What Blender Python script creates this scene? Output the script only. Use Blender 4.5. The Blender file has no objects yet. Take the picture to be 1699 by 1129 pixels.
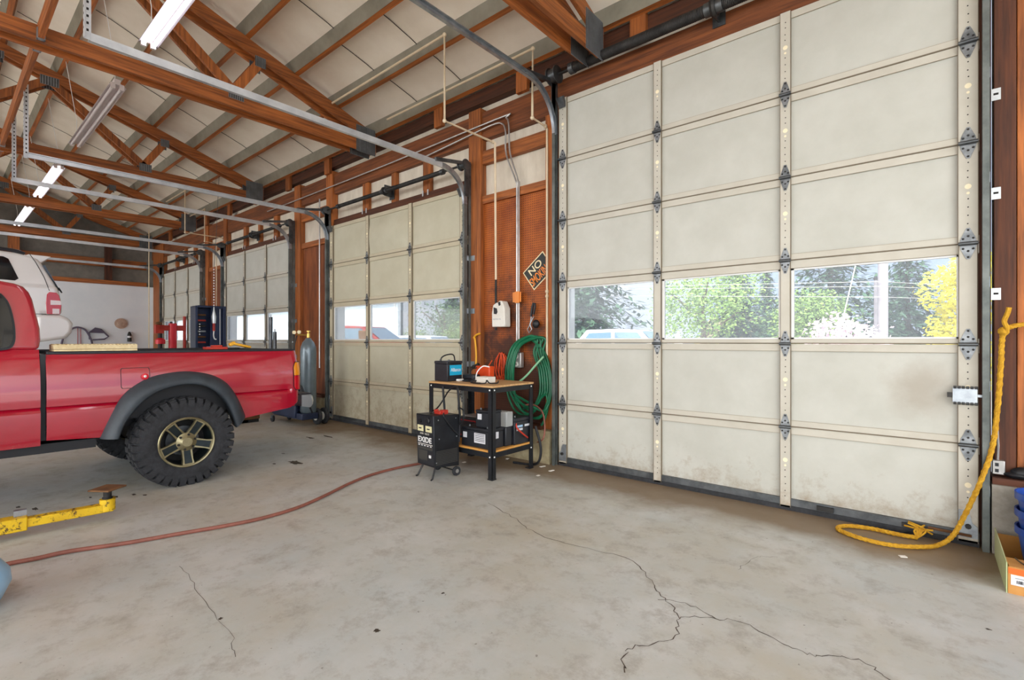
import bpy, math, random
from mathutils import Vector, Matrix
random.seed(7)
sc = bpy.context.scene
COL = sc.collection
R = math.radians

# ------------------------------------------------------------------ camera
cd = bpy.data.cameras.new('camera'); cam = bpy.data.objects.new('camera', cd); COL.objects.link(cam)
cd.sensor_width = 36; cd.lens = 36 * 815 / 1699; cd.shift_y = 0.0009; cd.clip_start = .05; cd.clip_end = 500
cam.location = (0, 0, 1.24); cam.rotation_euler = (R(90), 0, R(40.26)); sc.camera = cam

# ------------------------------------------------------------------ light and exposure
sc.view_settings.view_transform = 'Standard'; sc.view_settings.look = 'None'
sc.view_settings.gamma = 1; sc.view_settings.use_curve_mapping = False
sc.view_settings.exposure = .8
sc.cycles.use_denoising = True
sc.cycles.max_bounces = 10; sc.cycles.diffuse_bounces = 7; sc.cycles.transparent_max_bounces = 24
sc.cycles.caustics_reflective = False; sc.cycles.caustics_refractive = False
sc.cycles.sample_clamp_indirect = 6
w = bpy.data.worlds.new('sky'); sc.world = w; w.use_nodes = True
nt = w.node_tree; nt.nodes.clear()
N = lambda t: nt.nodes.new(t)
out, bg, tc, sep, ramp, noi, cr, mx = N('ShaderNodeOutputWorld'), N('ShaderNodeBackground'), N('ShaderNodeTexCoord'), N('ShaderNodeSeparateXYZ'), N('ShaderNodeValToRGB'), N('ShaderNodeTexNoise'), N('ShaderNodeValToRGB'), N('ShaderNodeMix')
nt.links.new(tc.outputs['Generated'], sep.inputs[0]); nt.links.new(sep.outputs[2], ramp.inputs[0])
e = ramp.color_ramp.elements
e[0].position = 0; e[0].color = (.62, .74, .92, 1); e[1].position = .6; e[1].color = (.30, .47, .85, 1)
nt.links.new(tc.outputs['Generated'], noi.inputs['Vector']); noi.inputs['Scale'].default_value = 2.2; noi.inputs['Detail'].default_value = 6
nt.links.new(noi.outputs['Fac'], cr.inputs[0]); cr.color_ramp.elements[0].position = .42; cr.color_ramp.elements[1].position = .62
mx.data_type = 'RGBA'; nt.links.new(cr.outputs[0], mx.inputs[0]); nt.links.new(ramp.outputs[0], mx.inputs[6]); mx.inputs[7].default_value = (.95, .96, 1, 1)
hz0, mul, sm_ = N('ShaderNodeMapRange'), N('ShaderNodeMix'), N('ShaderNodeMapRange')
hz0.interpolation_type = 'SMOOTHSTEP'; hz0.inputs['From Min'].default_value = .25; hz0.inputs['From Max'].default_value = -.65; hz0.inputs['To Min'].default_value = .85; hz0.inputs['To Max'].default_value = 3.2
nt.links.new(sep.outputs[1], hz0.inputs[0]); nt.links.new(hz0.outputs[0], bg.inputs[1])
sm_.inputs['From Min'].default_value = .1; sm_.inputs['From Max'].default_value = -.6; nt.links.new(sep.outputs[1], sm_.inputs[0])
mul.data_type = 'RGBA'; nt.links.new(sm_.outputs[0], mul.inputs[0]); nt.links.new(mx.outputs[2], mul.inputs[6]); mul.inputs[7].default_value = (.95, .975, 1, 1)
nt.links.new(mul.outputs[2], bg.inputs[0]); nt.links.new(bg.outputs[0], out.inputs[0])
sd = bpy.data.lights.new('sun', 'SUN'); sd.energy = 3.4; sd.angle = R(1.5); sd.color = (1, .97, .93)
so = bpy.data.objects.new('sun', sd); COL.objects.link(so)
so.rotation_euler = Vector((-.25, .80, -.55)).to_track_quat('-Z', 'Y').to_euler(); so.location = (6, -14, 16)

# ------------------------------------------------------------------ materials
def S(h):
    h = h.lstrip('#'); c = [int(h[i:i + 2], 16) / 255 for i in (0, 2, 4)]
    return tuple((x / 12.92 if x <= .04045 else ((x + .055) / 1.055) ** 2.4) for x in c) + (1,)
M = {}
def mat(name, c1, c2=None, rough=.6, metal=0, ns=6, bump=0, stretch=(1, 1, 1), coat=0, emit=0, vary=0, alpha=None, lo=.35, hi=.65):
    m = bpy.data.materials.new(name); m.use_nodes = True; t = m.node_tree; b = t.nodes['Principled BSDF']
    b.inputs['Roughness'].default_value = rough; b.inputs['Metallic'].default_value = metal
    if coat: b.inputs['Coat Weight'].default_value = coat; b.inputs['Coat Roughness'].default_value = .08
    b.inputs['Base Color'].default_value = S(c1)
    if emit: b.inputs['Emission Color'].default_value = S(c1); b.inputs['Emission Strength'].default_value = emit
    if c2 or bump:
        tc = t.nodes.new('ShaderNodeTexCoord'); mp = t.nodes.new('ShaderNodeMapping'); n = t.nodes.new('ShaderNodeTexNoise'); oi = t.nodes.new('ShaderNodeObjectInfo')
        t.links.new(tc.outputs['Object'], mp.inputs[0]); mp.inputs['Scale'].default_value = stretch
        mu = t.nodes.new('ShaderNodeMath'); mu.operation = 'MULTIPLY'; mu.inputs[1].default_value = 37
        t.links.new(oi.outputs['Random'], mu.inputs[0]); t.links.new(mu.outputs[0], mp.inputs['Location'])
        t.links.new(mp.outputs[0], n.inputs['Vector']); n.inputs['Scale'].default_value = ns; n.inputs['Detail'].default_value = 7; n.inputs['Roughness'].default_value = .62
        if c2:
            cr = t.nodes.new('ShaderNodeValToRGB'); cr.color_ramp.elements[0].color = S(c1); cr.color_ramp.elements[1].color = S(c2)
            cr.color_ramp.elements[0].position = lo; cr.color_ramp.elements[1].position = hi
            t.links.new(n.outputs['Fac'], cr.inputs[0]); src = cr.outputs[0]
            if vary:
                hs = t.nodes.new('ShaderNodeHueSaturation'); mr = t.nodes.new('ShaderNodeMapRange')
                mr.inputs['To Min'].default_value = 1 - vary; mr.inputs['To Max'].default_value = 1 + vary
                t.links.new(oi.outputs['Random'], mr.inputs[0]); t.links.new(mr.outputs[0], hs.inputs['Value']); t.links.new(src, hs.inputs['Color']); src = hs.outputs[0]
            t.links.new(src, b.inputs['Base Color'])
        if bump:
            bp = t.nodes.new('ShaderNodeBump'); bp.inputs['Strength'].default_value = bump; bp.inputs['Distance'].default_value = .02
            t.links.new(n.outputs['Fac'], bp.inputs['Height']); t.links.new(bp.outputs[0], b.inputs['Normal'])
    M[name] = m; return m
WA, WB = '#75401c', '#b5682e'
for ax, st in (('x', (1.2, 22, 22)), ('y', (22, 1.2, 22)), ('z', (22, 22, 1.2))):
    mat('wood_' + ax, WA, WB, .62, ns=1.6, stretch=st, bump=.15, vary=.2)
    mat('darkwood_' + ax, '#3d1f10', '#5f3218', .7, ns=1.6, stretch=st, bump=.15, vary=.15)
mat('midwood_x', '#5a2f16', '#8a4d24', .65, ns=1.6, stretch=(1.2, 22, 22), bump=.15)
mat('board_brown', '#5f2f14', '#8a4a20', .7, ns=3, stretch=(4, 4, .6), vary=.1)
mat('insulation', '#ebdfcd', '#f5ebdb', .75, ns=2.2, bump=.25)
mat('insul_shade', '#7f796a', '#969080', .7, ns=3)  # grey paints in the shade on the insulation beside each purlin
mat('insul_wall', '#d2c7b4', '#e4dac8', .6, ns=3, bump=.8, stretch=(2.5, 2.5, .8))
mat('seam', '#4c463f', rough=.8)
mat('door', '#bab9ae', '#c4c3b9', .5, ns=3)
mat('door_rail', '#bdb7a8', '#c7c2b4', .5, ns=4)
mat('door_dirty', '#bcb69d', '#c6c1aa', .5, ns=3)
mat('rail_dirty', '#bcb196', '#c6bca2', .5, ns=4)
mat('door_line', '#756957', rough=.7)
mat('door_crease', '#a39883', rough=.7)
mat('hole', '#2a2622', rough=.9)
mat('knockout', '#f2e6c4', rough=.6)
mat('galv', '#8d9399', '#b4b9bd', .38, .85, ns=9)
mat('galv_dark', '#4b4e50', '#6d7072', .45, .8, ns=9)
mat('plate_grey', '#6b6e70', '#84878a', .5, .3, ns=9)
mat('steel_light', '#c4c9cd', '#e2e5e7', .35, .55, ns=5)
mat('track_grey', '#565b58', '#767b77', .5, .5, ns=7)
mat('hinge', '#66696b', '#939698', .45, .7, ns=14)
mat('iron', '#2b2a29', '#413f3d', .6, .6, ns=8)
mat('black', '#15161a', rough=.5)
mat('black_plastic', '#1b1d22', '#25272d', .45, ns=10)
mat('rubber', '#202123', '#323337', .8, ns=25, bump=.25)
mat('flare_plastic', '#2c3238', '#3b434a', .48, ns=6)
mat('red_paint', '#a60626', '#b20a2c', .3, ns=2, coat=1)
M['red_paint'].node_tree.nodes['Principled BSDF'].inputs['Coat IOR'].default_value = 1.8
mat('red_dull', '#a3241c', '#c33a28', .5, ns=6)
mat('red_bright', '#d81b2c', rough=.4)
mat('white_paint', '#eae8e6', '#f0eeec', .3, ns=2, coat=.6)
mat('glass_dark', '#0f161c', rough=.06, coat=.5)
mat('glass_car', '#6f8ea3', rough=.08, coat=.4)
mat('chrome', '#dfe5ea', rough=.32, metal=.95)
mat('bronze', '#81795c', '#a39a78', .38, .7, ns=9)
mat('rim_dark', '#1c2528', '#2a3437', .4, .5, ns=9)
mat('amber', '#f0951c', rough=.2, coat=.5)
mat('tail_red', '#c80d24', rough=.18, coat=.6)
mat('clear_lens', '#e9d8d8', rough=.15, coat=.5)
mat('concrete_stub', '#8f8263', '#b3a683', .9, ns=9, bump=.6)
mat('concrete_grey', '#857f74', '#a19b90', .9, ns=9, bump=.6)
mat('white_panel', '#e3e8ed', '#eceff2', .5, ns=1.5)
mat('grey_metal', '#6b675f', '#857f76', .6, ns=3)
mat('lamp_white', '#dcd3d2', '#e8e0df', .4, ns=4)
mat('tube_lit', '#fbf6ff', emit=3.5)
mat('reflector_grey', '#7a7375', '#868083', .5, ns=4)
mat('tube_off', '#e5dcdc', rough=.3)
mat('copper', '#b08a68', '#caa583', .4, .3, ns=8)
mat('cream_pipe', '#d8c3a2', '#e6d3b4', .5, ns=8)
mat('conduit', '#a9a6a2', '#c6c3bf', .35, .7, ns=8)
mat('ply', '#b98a56', '#d8b07c', .55, ns=4, stretch=(1, 9, 9))
mat('ply_edge', '#c8893f', '#d9a050', .6, ns=5)
mat('blackframe', '#16181c', '#22252a', .42, .3, ns=10)
mat('teal', '#19a7cf', rough=.4)
mat('white', '#efefec', rough=.5)
mat('offwhite', '#dcd8cc', '#e9e6dc', .5, ns=6)
mat('meter', '#e6dfb0', rough=.4)
mat('grey_face', '#3c3a36', rough=.6)
mat('green_hose', '#0a5638', '#12704a', .42, ns=4)
mat('green_stripe', '#7fb48a', rough=.5)
mat('orange', '#cf4116', '#ea5a26', .45, ns=5)
mat('orange_box', '#e58a3c', rough=.5)
mat('yellow_rope', '#bd8812', '#dba828', .8, ns=40, bump=.8)
mat('yellow_paint', '#d8ad12', '#f0c81c', .5, ns=7)
mat('rust', '#5a3a20', '#7c5632', .8, ns=12)
mat('yellow', '#e8a92a', rough=.5)
mat('air_hose', '#7d4a3c', '#94594a', .6, ns=8)
mat('sign_black', '#22241f', rough=.5)
mat('sign_cream', '#f0dfb4', rough=.5)
mat('sign_orange', '#f08a2a', rough=.5)
mat('cardboard', '#b9803a', '#c99150', .8, ns=5)
mat('box_green', '#b7c08a', '#c7ceA0', .6, ns=5)
mat('box_orange', '#e2671c', rough=.5)
mat('label', '#d9d9dd', rough=.5)
mat('blue_plastic', '#1c3f8f', '#2851a6', .35, ns=5)
mat('sky_blue', '#86b5dc', '#a9cbe6', .4, ns=3)
mat('cream_pad', '#dcc593', '#ecdcb2', .8, ns=25, bump=.4)
mat('cyl_grey', '#5d6a70', '#74828a', .3, .3, ns=3, coat=.4)
mat('navy', '#1c2740', '#2a3654', .4, .2, ns=4)
mat('brass', '#c9a558', rough=.3, metal=.9)
mat('dark_red_line', '#a31f22', rough=.5)
mat('skyblue_siding', '#d3e3ee', '#e0ecf4', .6, ns=2)
mat('purple_grey', '#5e5568', rough=.6)
mat('rotor', '#b99a86', '#cbb09d', .5, .3, ns=9)
mat('asphalt', '#b9b5ac', '#cfcbc2', .9, ns=1.5, bump=.2)
mat('leaf_a', '#3d5a34', '#6d8f4c', .6, ns=3, vary=.15)
mat('leaf_b', '#5f8440', '#9ab35c', .6, ns=3, vary=.1)
mat('leaf_dark', '#35553f', '#5c7f5e', .6, ns=3, vary=.1)
mat('leaf_yellow', '#c9c01e', '#f0e640', .6, ns=3)
mat('blossom', '#d9bcc6', '#efe2e6', .6, ns=9)
mat('bark', '#54473a', '#75655a', .9, ns=6, bump=.5)
mat('grass_tan', '#b3a77e', '#c8be92', .9, ns=2)
mat('pole_grey', '#8f878b', '#a39b9f', .6, ns=4)
mat('crack', '#5b5148', rough=1)
mat('oil', '#4f4538', '#3b332a', .7, ns=9)
mat('litter', '#e9e4da', rough=.8)
mat('twig', '#4a3a26', rough=.9)

def nodes(m): return m.node_tree, m.node_tree.nodes['Principled BSDF']
def ramp2(t, src, p0, c0, p1, c1):
    r = t.nodes.new('ShaderNodeValToRGB'); r.color_ramp.elements[0].position = p0; r.color_ramp.elements[0].color = c0
    r.color_ramp.elements[1].position = p1; r.color_ramp.elements[1].color = c1; t.links.new(src, r.inputs[0]); return r.outputs[0]
def noise(t, vec, scale, detail=6, rough=.6):
    n = t.nodes.new('ShaderNodeTexNoise'); n.inputs['Scale'].default_value = scale; n.inputs['Detail'].default_value = detail; n.inputs['Roughness'].default_value = rough
    t.links.new(vec, n.inputs['Vector']); return n.outputs['Fac']
def mixc(t, fac, a, b, mode='MIX'):
    x = t.nodes.new('ShaderNodeMix'); x.data_type = 'RGBA'; x.blend_type = mode
    for s, v in ((x.inputs[0], fac), (x.inputs[6], a), (x.inputs[7], b)):
        if hasattr(v, 'links'): t.links.new(v, s)
        else: s.default_value = v
    return x.outputs[2]
def math2(t, op, a, b):
    x = t.nodes.new('ShaderNodeMath'); x.operation = op
    for s, v in ((x.inputs[0], a), (x.inputs[1], b)):
        if hasattr(v, 'links'): t.links.new(v, s)
        else: s.default_value = v
    return x.outputs[0]
# concrete floor: grey and tan blotches, fine speckle, brown dirt and painted shade along the door wall
m = mat('floor', '#aaa79f', rough=.55); t, b = nodes(m)
g = t.nodes.new('ShaderNodeNewGeometry').outputs['Position']
c = ramp2(t, noise(t, g, .55, 8, .68), .36, S('#bcb6a6'), .62, S('#bdc2c0'))
c = mixc(t, ramp2(t, noise(t, g, 1.7, 9, .7), .45, (0, 0, 0, 1), .72, (.75, .75, .75, 1)), c, S('#d3d3d1'))
c = mixc(t, ramp2(t, noise(t, g, 6, 9, .75), .5, (0, 0, 0, 1), .78, (.8, .8, .8, 1)), c, S('#867c6e'))
c = mixc(t, ramp2(t, noise(t, g, 38, 3, .6), .68, (0, 0, 0, 1), .74, (.7, .7, .7, 1)), c, S('#6e665c'))
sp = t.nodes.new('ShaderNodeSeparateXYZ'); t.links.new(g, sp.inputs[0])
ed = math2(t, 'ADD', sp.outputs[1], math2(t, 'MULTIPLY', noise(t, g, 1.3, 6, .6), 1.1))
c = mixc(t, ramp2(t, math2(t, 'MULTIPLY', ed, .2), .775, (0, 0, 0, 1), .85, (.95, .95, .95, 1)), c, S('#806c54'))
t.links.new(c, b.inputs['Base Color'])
r = ramp2(t, noise(t, g, 2.3, 5, .6), .3, (.38, .38, .38, 1), .7, (.62, .62, .62, 1)); t.links.new(r, b.inputs['Roughness'])
bp = t.nodes.new('ShaderNodeBump'); bp.inputs['Strength'].default_value = .12; bp.inputs['Distance'].default_value = .01
t.links.new(noise(t, g, 14, 8, .7), bp.inputs['Height']); t.links.new(bp.outputs[0], b.inputs['Normal'])
# door skin: dirt splashed up from the floor and faint scuffs
for nm, dz_ in (('door', 1.15), ('door_rail', 1.15), ('door_dirty', .5), ('rail_dirty', .5)):
    t, b = nodes(M[nm]); src = b.inputs['Base Color'].links[0].from_socket
    g = t.nodes.new('ShaderNodeNewGeometry').outputs['Position']
    sp = t.nodes.new('ShaderNodeSeparateXYZ'); t.links.new(g, sp.inputs[0])
    n = noise(t, g, 9, 9, .75)
    hgt = math2(t, 'SUBTRACT', math2(t, 'MULTIPLY', n, 1.5), math2(t, 'MULTIPLY', sp.outputs[2], dz_))
    c = mixc(t, ramp2(t, hgt, .5, (0, 0, 0, 1), .95, (.75, .75, .75, 1)), src, S('#8d7454'))
    ds = t.nodes.new('ShaderNodeVectorMath'); ds.operation = 'DISTANCE'; t.links.new(g, ds.inputs[0]); ds.inputs[1].default_value = (-.03, 4.08, .93)
    c = mixc(t, ramp2(t, math2(t, 'ADD', ds.outputs['Value'], math2(t, 'MULTIPLY', noise(t, g, 8, 6, .7), .25)), .17, (.42, .42, .42, 1), .36, (0, 0, 0, 1)), c, S('#8a745c'))
    c = mixc(t, ramp2(t, noise(t, g, 5, 10, .8), .66, (0, 0, 0, 1), .8, (.45, .45, .45, 1)), c, S('#9b8c72'))
    t.links.new(c, b.inputs['Base Color'])
# pegboard: brown hardboard with rows of round holes, stained dark below
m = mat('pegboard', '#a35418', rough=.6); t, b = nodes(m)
g = t.nodes.new('ShaderNodeNewGeometry').outputs['Position']
sp = t.nodes.new('ShaderNodeSeparateXYZ'); t.links.new(g, sp.inputs[0])
def cell(o): return math2(t, 'SUBTRACT', math2(t, 'FRACT', math2(t, 'MULTIPLY', o, 40), 0), .5)
cx, cz = cell(sp.outputs[0]), cell(sp.outputs[2])
d2 = math2(t, 'ADD', math2(t, 'MULTIPLY', cx, cx), math2(t, 'MULTIPLY', cz, cz))
c = ramp2(t, noise(t, g, 2.6, 8, .7), .35, S('#8a3f10'), .65, S('#b9621c'))
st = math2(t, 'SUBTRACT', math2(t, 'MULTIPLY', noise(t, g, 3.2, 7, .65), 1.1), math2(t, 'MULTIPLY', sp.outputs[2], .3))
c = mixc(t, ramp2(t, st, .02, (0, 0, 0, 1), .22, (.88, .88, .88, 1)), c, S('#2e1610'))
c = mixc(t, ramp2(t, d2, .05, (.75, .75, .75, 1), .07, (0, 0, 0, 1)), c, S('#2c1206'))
t.links.new(c, b.inputs['Base Color'])
# truck paint: road dust low on the body
t, b = nodes(M['red_paint']); src = b.inputs['Base Color'].links[0].from_socket
g = t.nodes.new('ShaderNodeNewGeometry').outputs['Position']; sp = t.nodes.new('ShaderNodeSeparateXYZ'); t.links.new(g, sp.inputs[0])
h = math2(t, 'SUBTRACT', math2(t, 'MULTIPLY', noise(t, g, 40, 6, .8), .8), math2(t, 'MULTIPLY', sp.outputs[2], 1.0))
t.links.new(mixc(t, ramp2(t, h, -.22, (0, 0, 0, 1), .02, (.7, .7, .7, 1)), src, S('#8d7a60')), b.inputs['Base Color'])
# lift arm: yellow paint chipped to rust
t, b = nodes(M['yellow_paint']); src = b.inputs['Base Color'].links[0].from_socket
tc = t.nodes.new('ShaderNodeTexCoord').outputs['Object']
t.links.new(mixc(t, ramp2(t, noise(t, tc, 22, 9, .75), .54, (0, 0, 0, 1), .6, (1, 1, 1, 1)), src, S('#4a3018')), b.inputs['Base Color'])
# window panes: clear with a film of dust
m = bpy.data.materials.new('window_glass'); m.use_nodes = True; t = m.node_tree; t.nodes.clear()
o_, tr, gl, df, m1, m2, fr = [t.nodes.new(x) for x in ('ShaderNodeOutputMaterial', 'ShaderNodeBsdfTransparent', 'ShaderNodeBsdfGlossy', 'ShaderNodeBsdfTranslucent', 'ShaderNodeMixShader', 'ShaderNodeMixShader', 'ShaderNodeFresnel')]
gl.inputs['Roughness'].default_value = .03; df.inputs['Color'].default_value = (.9, .93, .95, 1); tr.inputs['Color'].default_value = (.9, .91, .91, 1)
g = t.nodes.new('ShaderNodeNewGeometry').outputs['Position']
hz = ramp2(t, noise(t, g, 2.5, 5, .6), .3, (.06, .06, .06, 1), .75, (.17, .17, .17, 1))
t.links.new(hz, m1.inputs[0]); t.links.new(tr.outputs[0], m1.inputs[1]); t.links.new(df.outputs[0], m1.inputs[2])
t.links.new(math2(t, 'MULTIPLY', fr.outputs[0], .5), m2.inputs[0]); t.links.new(m1.outputs[0], m2.inputs[1]); t.links.new(gl.outputs[0], m2.inputs[2])
t.links.new(m2.outputs[0], o_.inputs[0]); M['window_glass'] = m
m = bpy.data.materials.new('clear_plastic'); m.use_nodes = True; t = m.node_tree; b = t.nodes['Principled BSDF']
b.inputs['Base Color'].default_value = (.8, .82, .8, 1); b.inputs['Roughness'].default_value = .15; b.inputs['Alpha'].default_value = .35; M['clear_plastic'] = m

# ------------------------------------------------------------------ mesh helpers
def spline(P, n, closed=False):
    P = [Vector(p) for p in P]; k = len(P); o = []
    segs = k if closed else k - 1
    for i in range(segs):
        g = (lambda j: P[j % k]) if closed else (lambda j: P[max(0, min(k - 1, j))])
        a, b, c, d = g(i - 1), g(i), g(i + 1), g(i + 2)
        for s in range(n):
            u = s / n
            o.append(.5 * ((2 * b) + (c - a) * u + (2 * a - 5 * b + 4 * c - d) * u * u + (3 * b - a - 3 * c + d) * u ** 3))
    if not closed: o.append(P[-1])
    return o
class MB:
    def __init__(s): s.v = []; s.f = []; s.m = []; s.mats = []
    def mi(s, m):
        m = M[m] if isinstance(m, str) else m
        if m not in s.mats: s.mats.append(m)
        return s.mats.index(m)
    def add(s, vs, fs, m):
        k = len(s.v); i = s.mi(m); s.v += [tuple(x) for x in vs]
        for f in fs: s.f.append([k + a for a in f]); s.m.append(i)
        return s
    def box(s, a, b, m):
        x0, x1 = sorted((a[0], b[0])); y0, y1 = sorted((a[1], b[1])); z0, z1 = sorted((a[2], b[2]))
        return s.add([(x0, y0, z0), (x1, y0, z0), (x1, y1, z0), (x0, y1, z0), (x0, y0, z1), (x1, y0, z1), (x1, y1, z1), (x0, y1, z1)],
              [(0, 3, 2, 1), (4, 5, 6, 7), (0, 1, 5, 4), (1, 2, 6, 5), (2, 3, 7, 6), (3, 0, 4, 7)], m)
    def obox(s, c, ax, hs, m):
        c = Vector(c); A = [Vector(a).normalized() * h for a, h in zip(ax, hs)]
        vs = [c + A[0] * i + A[1] * j + A[2] * k for k in (-1, 1) for j in (-1, 1) for i in (-1, 1)]
        return s.add(vs, [(0, 2, 3, 1), (4, 5, 7, 6), (0, 1, 5, 4), (1, 3, 7, 5), (3, 2, 6, 7), (2, 0, 4, 6)], m)
    def beam(s, p, q, wd, ht, m, up=(0, 0, 1)):
        p, q = Vector(p), Vector(q); d = (q - p); L = d.length; d.normalize(); sd = d.cross(Vector(up)).normalized(); u = sd.cross(d)
        return s.obox((p + q) / 2, (d, sd, u), (L / 2, wd / 2, ht / 2), m)
    def tube(s, P, r, m, n=8, closed=False, cap=True):
        P = [Vector(p) for p in P]; k = len(P); T = []
        for i in range(k):
            a = P[(i - 1) % k] if closed or i else P[0]; b = P[(i + 1) % k] if closed or i < k - 1 else P[-1]
            T.append((b - a).normalized() if (b - a).length > 1e-9 else Vector((0, 0, 1)))
        nrm = T[0].orthogonal().normalized(); vs = []
        for i in range(k):
            nrm = (nrm - T[i] * nrm.dot(T[i])); nrm = nrm.normalized() if nrm.length > 1e-6 else T[i].orthogonal().normalized()
            bn = T[i].cross(nrm); rr = r[i] if isinstance(r, (list, tuple)) else r
            vs += [P[i] + (nrm * math.cos(2 * math.pi * j / n) + bn * math.sin(2 * math.pi * j / n)) * rr for j in range(n)]
        fs = []
        for i in range(k if closed else k - 1):
            for j in range(n):
                a, b = i * n, ((i + 1) % k) * n; fs.append((a + j, a + (j + 1) % n, b + (j + 1) % n, b + j))
        if cap and not closed: fs += [tuple(range(n))[::-1], tuple((k - 1) * n + j for j in range(n))]
        return s.add(vs, fs, m)
    def lathe(s, prof, o, ax, m, n=24, cap=True):
        o = Vector(o); ax = Vector(ax).normalized(); u = ax.orthogonal().normalized(); v = ax.cross(u); vs = []; fs = []
        for r, h in prof: vs += [o + ax * h + (u * math.cos(2 * math.pi * j / n) + v * math.sin(2 * math.pi * j / n)) * r for j in range(n)]
        for i in range(len(prof) - 1):
            for j in range(n): fs.append((i * n + j, i * n + (j + 1) % n, (i + 1) * n + (j + 1) % n, (i + 1) * n + j))
        if cap: fs += [tuple(range(n))[::-1], tuple((len(prof) - 1) * n + j for j in range(n))]
        return s.add(vs, fs, m)
    def cyl(s, p, q, r, m, n=16): 
        d = Vector(q) - Vector(p); return s.lathe([(r, 0), (r, d.length)], p, d, m, n)
    def prism(s, pts, vec, m):
        P = [Vector(p) for p in pts]; k = len(P); v = Vector(vec)
        nrm = sum(((P[i] - P[0]).cross(P[i + 1] - P[0]) for i in range(1, k - 1)), Vector())
        if nrm.dot(v) > 0: P = P[::-1]
        return s.add(P + [p + v for p in P], [tuple(range(k)), tuple(range(2 * k - 1, k - 1, -1))] + [(i + k, (i + 1) % k + k, (i + 1) % k, i) for i in range(k)], m)
    def sphere(s, c, r, m, n=12, sc_=(1, 1, 1)):
        c = Vector(c); pr = []
        vs = []; fs = []; h = n // 2
        for i in range(1, h):
            a = math.pi * i / h
            for j in range(n): b = 2 * math.pi * j / n; vs.append(c + Vector((math.sin(a) * math.cos(b) * r * sc_[0], math.sin(a) * math.sin(b) * r * sc_[1], math.cos(a) * r * sc_[2])))
        k = len(vs); vs += [c + Vector((0, 0, r * sc_[2])), c - Vector((0, 0, r * sc_[2]))]
        for i in range(h - 2):
            for j in range(n): fs.append((i * n + j, (i + 1) * n + j, (i + 1) * n + (j + 1) % n, i * n + (j + 1) % n))
        for j in range(n): fs.append((k, j, (j + 1) % n)); fs.append((k + 1, (h - 2) * n + (j + 1) % n, (h - 2) * n + j))
        return s.add(vs, fs, m)
    def grid(s, rows, m, closed=False):
        k = len(rows[0]); vs = [p for r_ in rows for p in r_]; fs = []
        for i in range(len(rows) - 1):
            for j in range(k if closed else k - 1): fs.append((i * k + j, i * k + (j + 1) % k, (i + 1) * k + (j + 1) % k, (i + 1) * k + j))
        return s.add(vs, fs, m)
    def mesh(s, name, off=(0, 0, 0), smooth=True, ang=38):
        me = bpy.data.meshes.new(name); o = Vector(off)
        me.from_pydata([tuple(Vector(p) - o) for p in s.v], [], s.f)
        for mm in s.mats: me.materials.append(mm)
        me.polygons.foreach_set('material_index', s.m)
        if smooth: me.shade_smooth(); me.set_sharp_from_angle(angle=R(ang))
        me.update(); return me
    def build(s, name, parent=None, bevel=0, seg=2, ang=38):
        if parent is not None: off = rootloc(parent)
        else:
            xs = [p[0] for p in s.v]; ys = [p[1] for p in s.v]; zs = [p[2] for p in s.v]
            off = Vector(((min(xs) + max(xs)) / 2, (min(ys) + max(ys)) / 2, min(zs)))
        o = bpy.data.objects.new(name, s.mesh(name, off, ang=ang)); COL.objects.link(o)
        if parent is not None: o.parent = parent
        else: o.location = off
        if bevel:
            bm_ = o.modifiers.new('edge', 'BEVEL'); bm_.width = bevel; bm_.segments = seg; bm_.limit_method = 'ANGLE'; bm_.angle_limit = R(40)
        return o
def rootloc(o):
    p = Vector(o.location)
    while o.parent is not None: o = o.parent; p = p + Vector(o.location)
    return p
def tag(o, label, cat, group=None, kind=None):
    o['label'] = label; o['category'] = cat
    if group: o['group'] = group
    if kind: o['kind'] = kind
    return o
def thing(name, label, cat, loc=(0, 0, 0), group=None, kind=None):
    o = bpy.data.objects.new(name, None); COL.objects.link(o); o.location = loc; o.empty_display_size = .1
    return tag(o, label, cat, group, kind)
def link(name, me, parent, loc, rot=None):
    o = bpy.data.objects.new(name, me); COL.objects.link(o); o.parent = parent; o.location = Vector(loc) - rootloc(parent)
    if rot: o.rotation_euler = rot
    return o
KIDS = {}
def dup(root, loc, label, rotz=None, group=None):
    r_ = root.copy(); COL.objects.link(r_); r_.location = loc; r_['label'] = label
    if rotz is not None: r_.rotation_euler = (0, 0, rotz)
    if group: r_['group'] = group
    for ch in [o for o in bpy.data.objects if o.parent == root]:
        c_ = ch.copy(); COL.objects.link(c_); c_.parent = r_
        for g_ in [o for o in bpy.data.objects if o.parent == ch]:
            d_ = g_.copy(); COL.objects.link(d_); d_.parent = c_
    return r_
def text(name, body, parent, loc, rot, size, m, ext=.001, ax='CENTER', sx=1, bold=0, track=1):
    c = bpy.data.curves.new(name, 'FONT'); c.body = body; c.size = size; c.extrude = ext; c.align_x = ax; c.align_y = 'CENTER'; c.offset = bold; c.space_character = track
    c.materials.append(M[m]); t0 = bpy.data.objects.new('t', c); COL.objects.link(t0)
    me = bpy.data.meshes.new_from_object(t0.evaluated_get(bpy.context.evaluated_depsgraph_get())); bpy.data.objects.remove(t0); me.name = name
    o = bpy.data.objects.new(name, me); COL.objects.link(o); o.parent = parent
    o.location = Vector(loc) - rootloc(parent); o.rotation_euler = rot; o.scale = (sx, 1, 1); return o
def one(mb, name, label, cat, group=None, kind=None, bevel=0, ang=38):
    return tag(mb.build(name, None, bevel, ang=ang), label, cat, group, kind)

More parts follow.
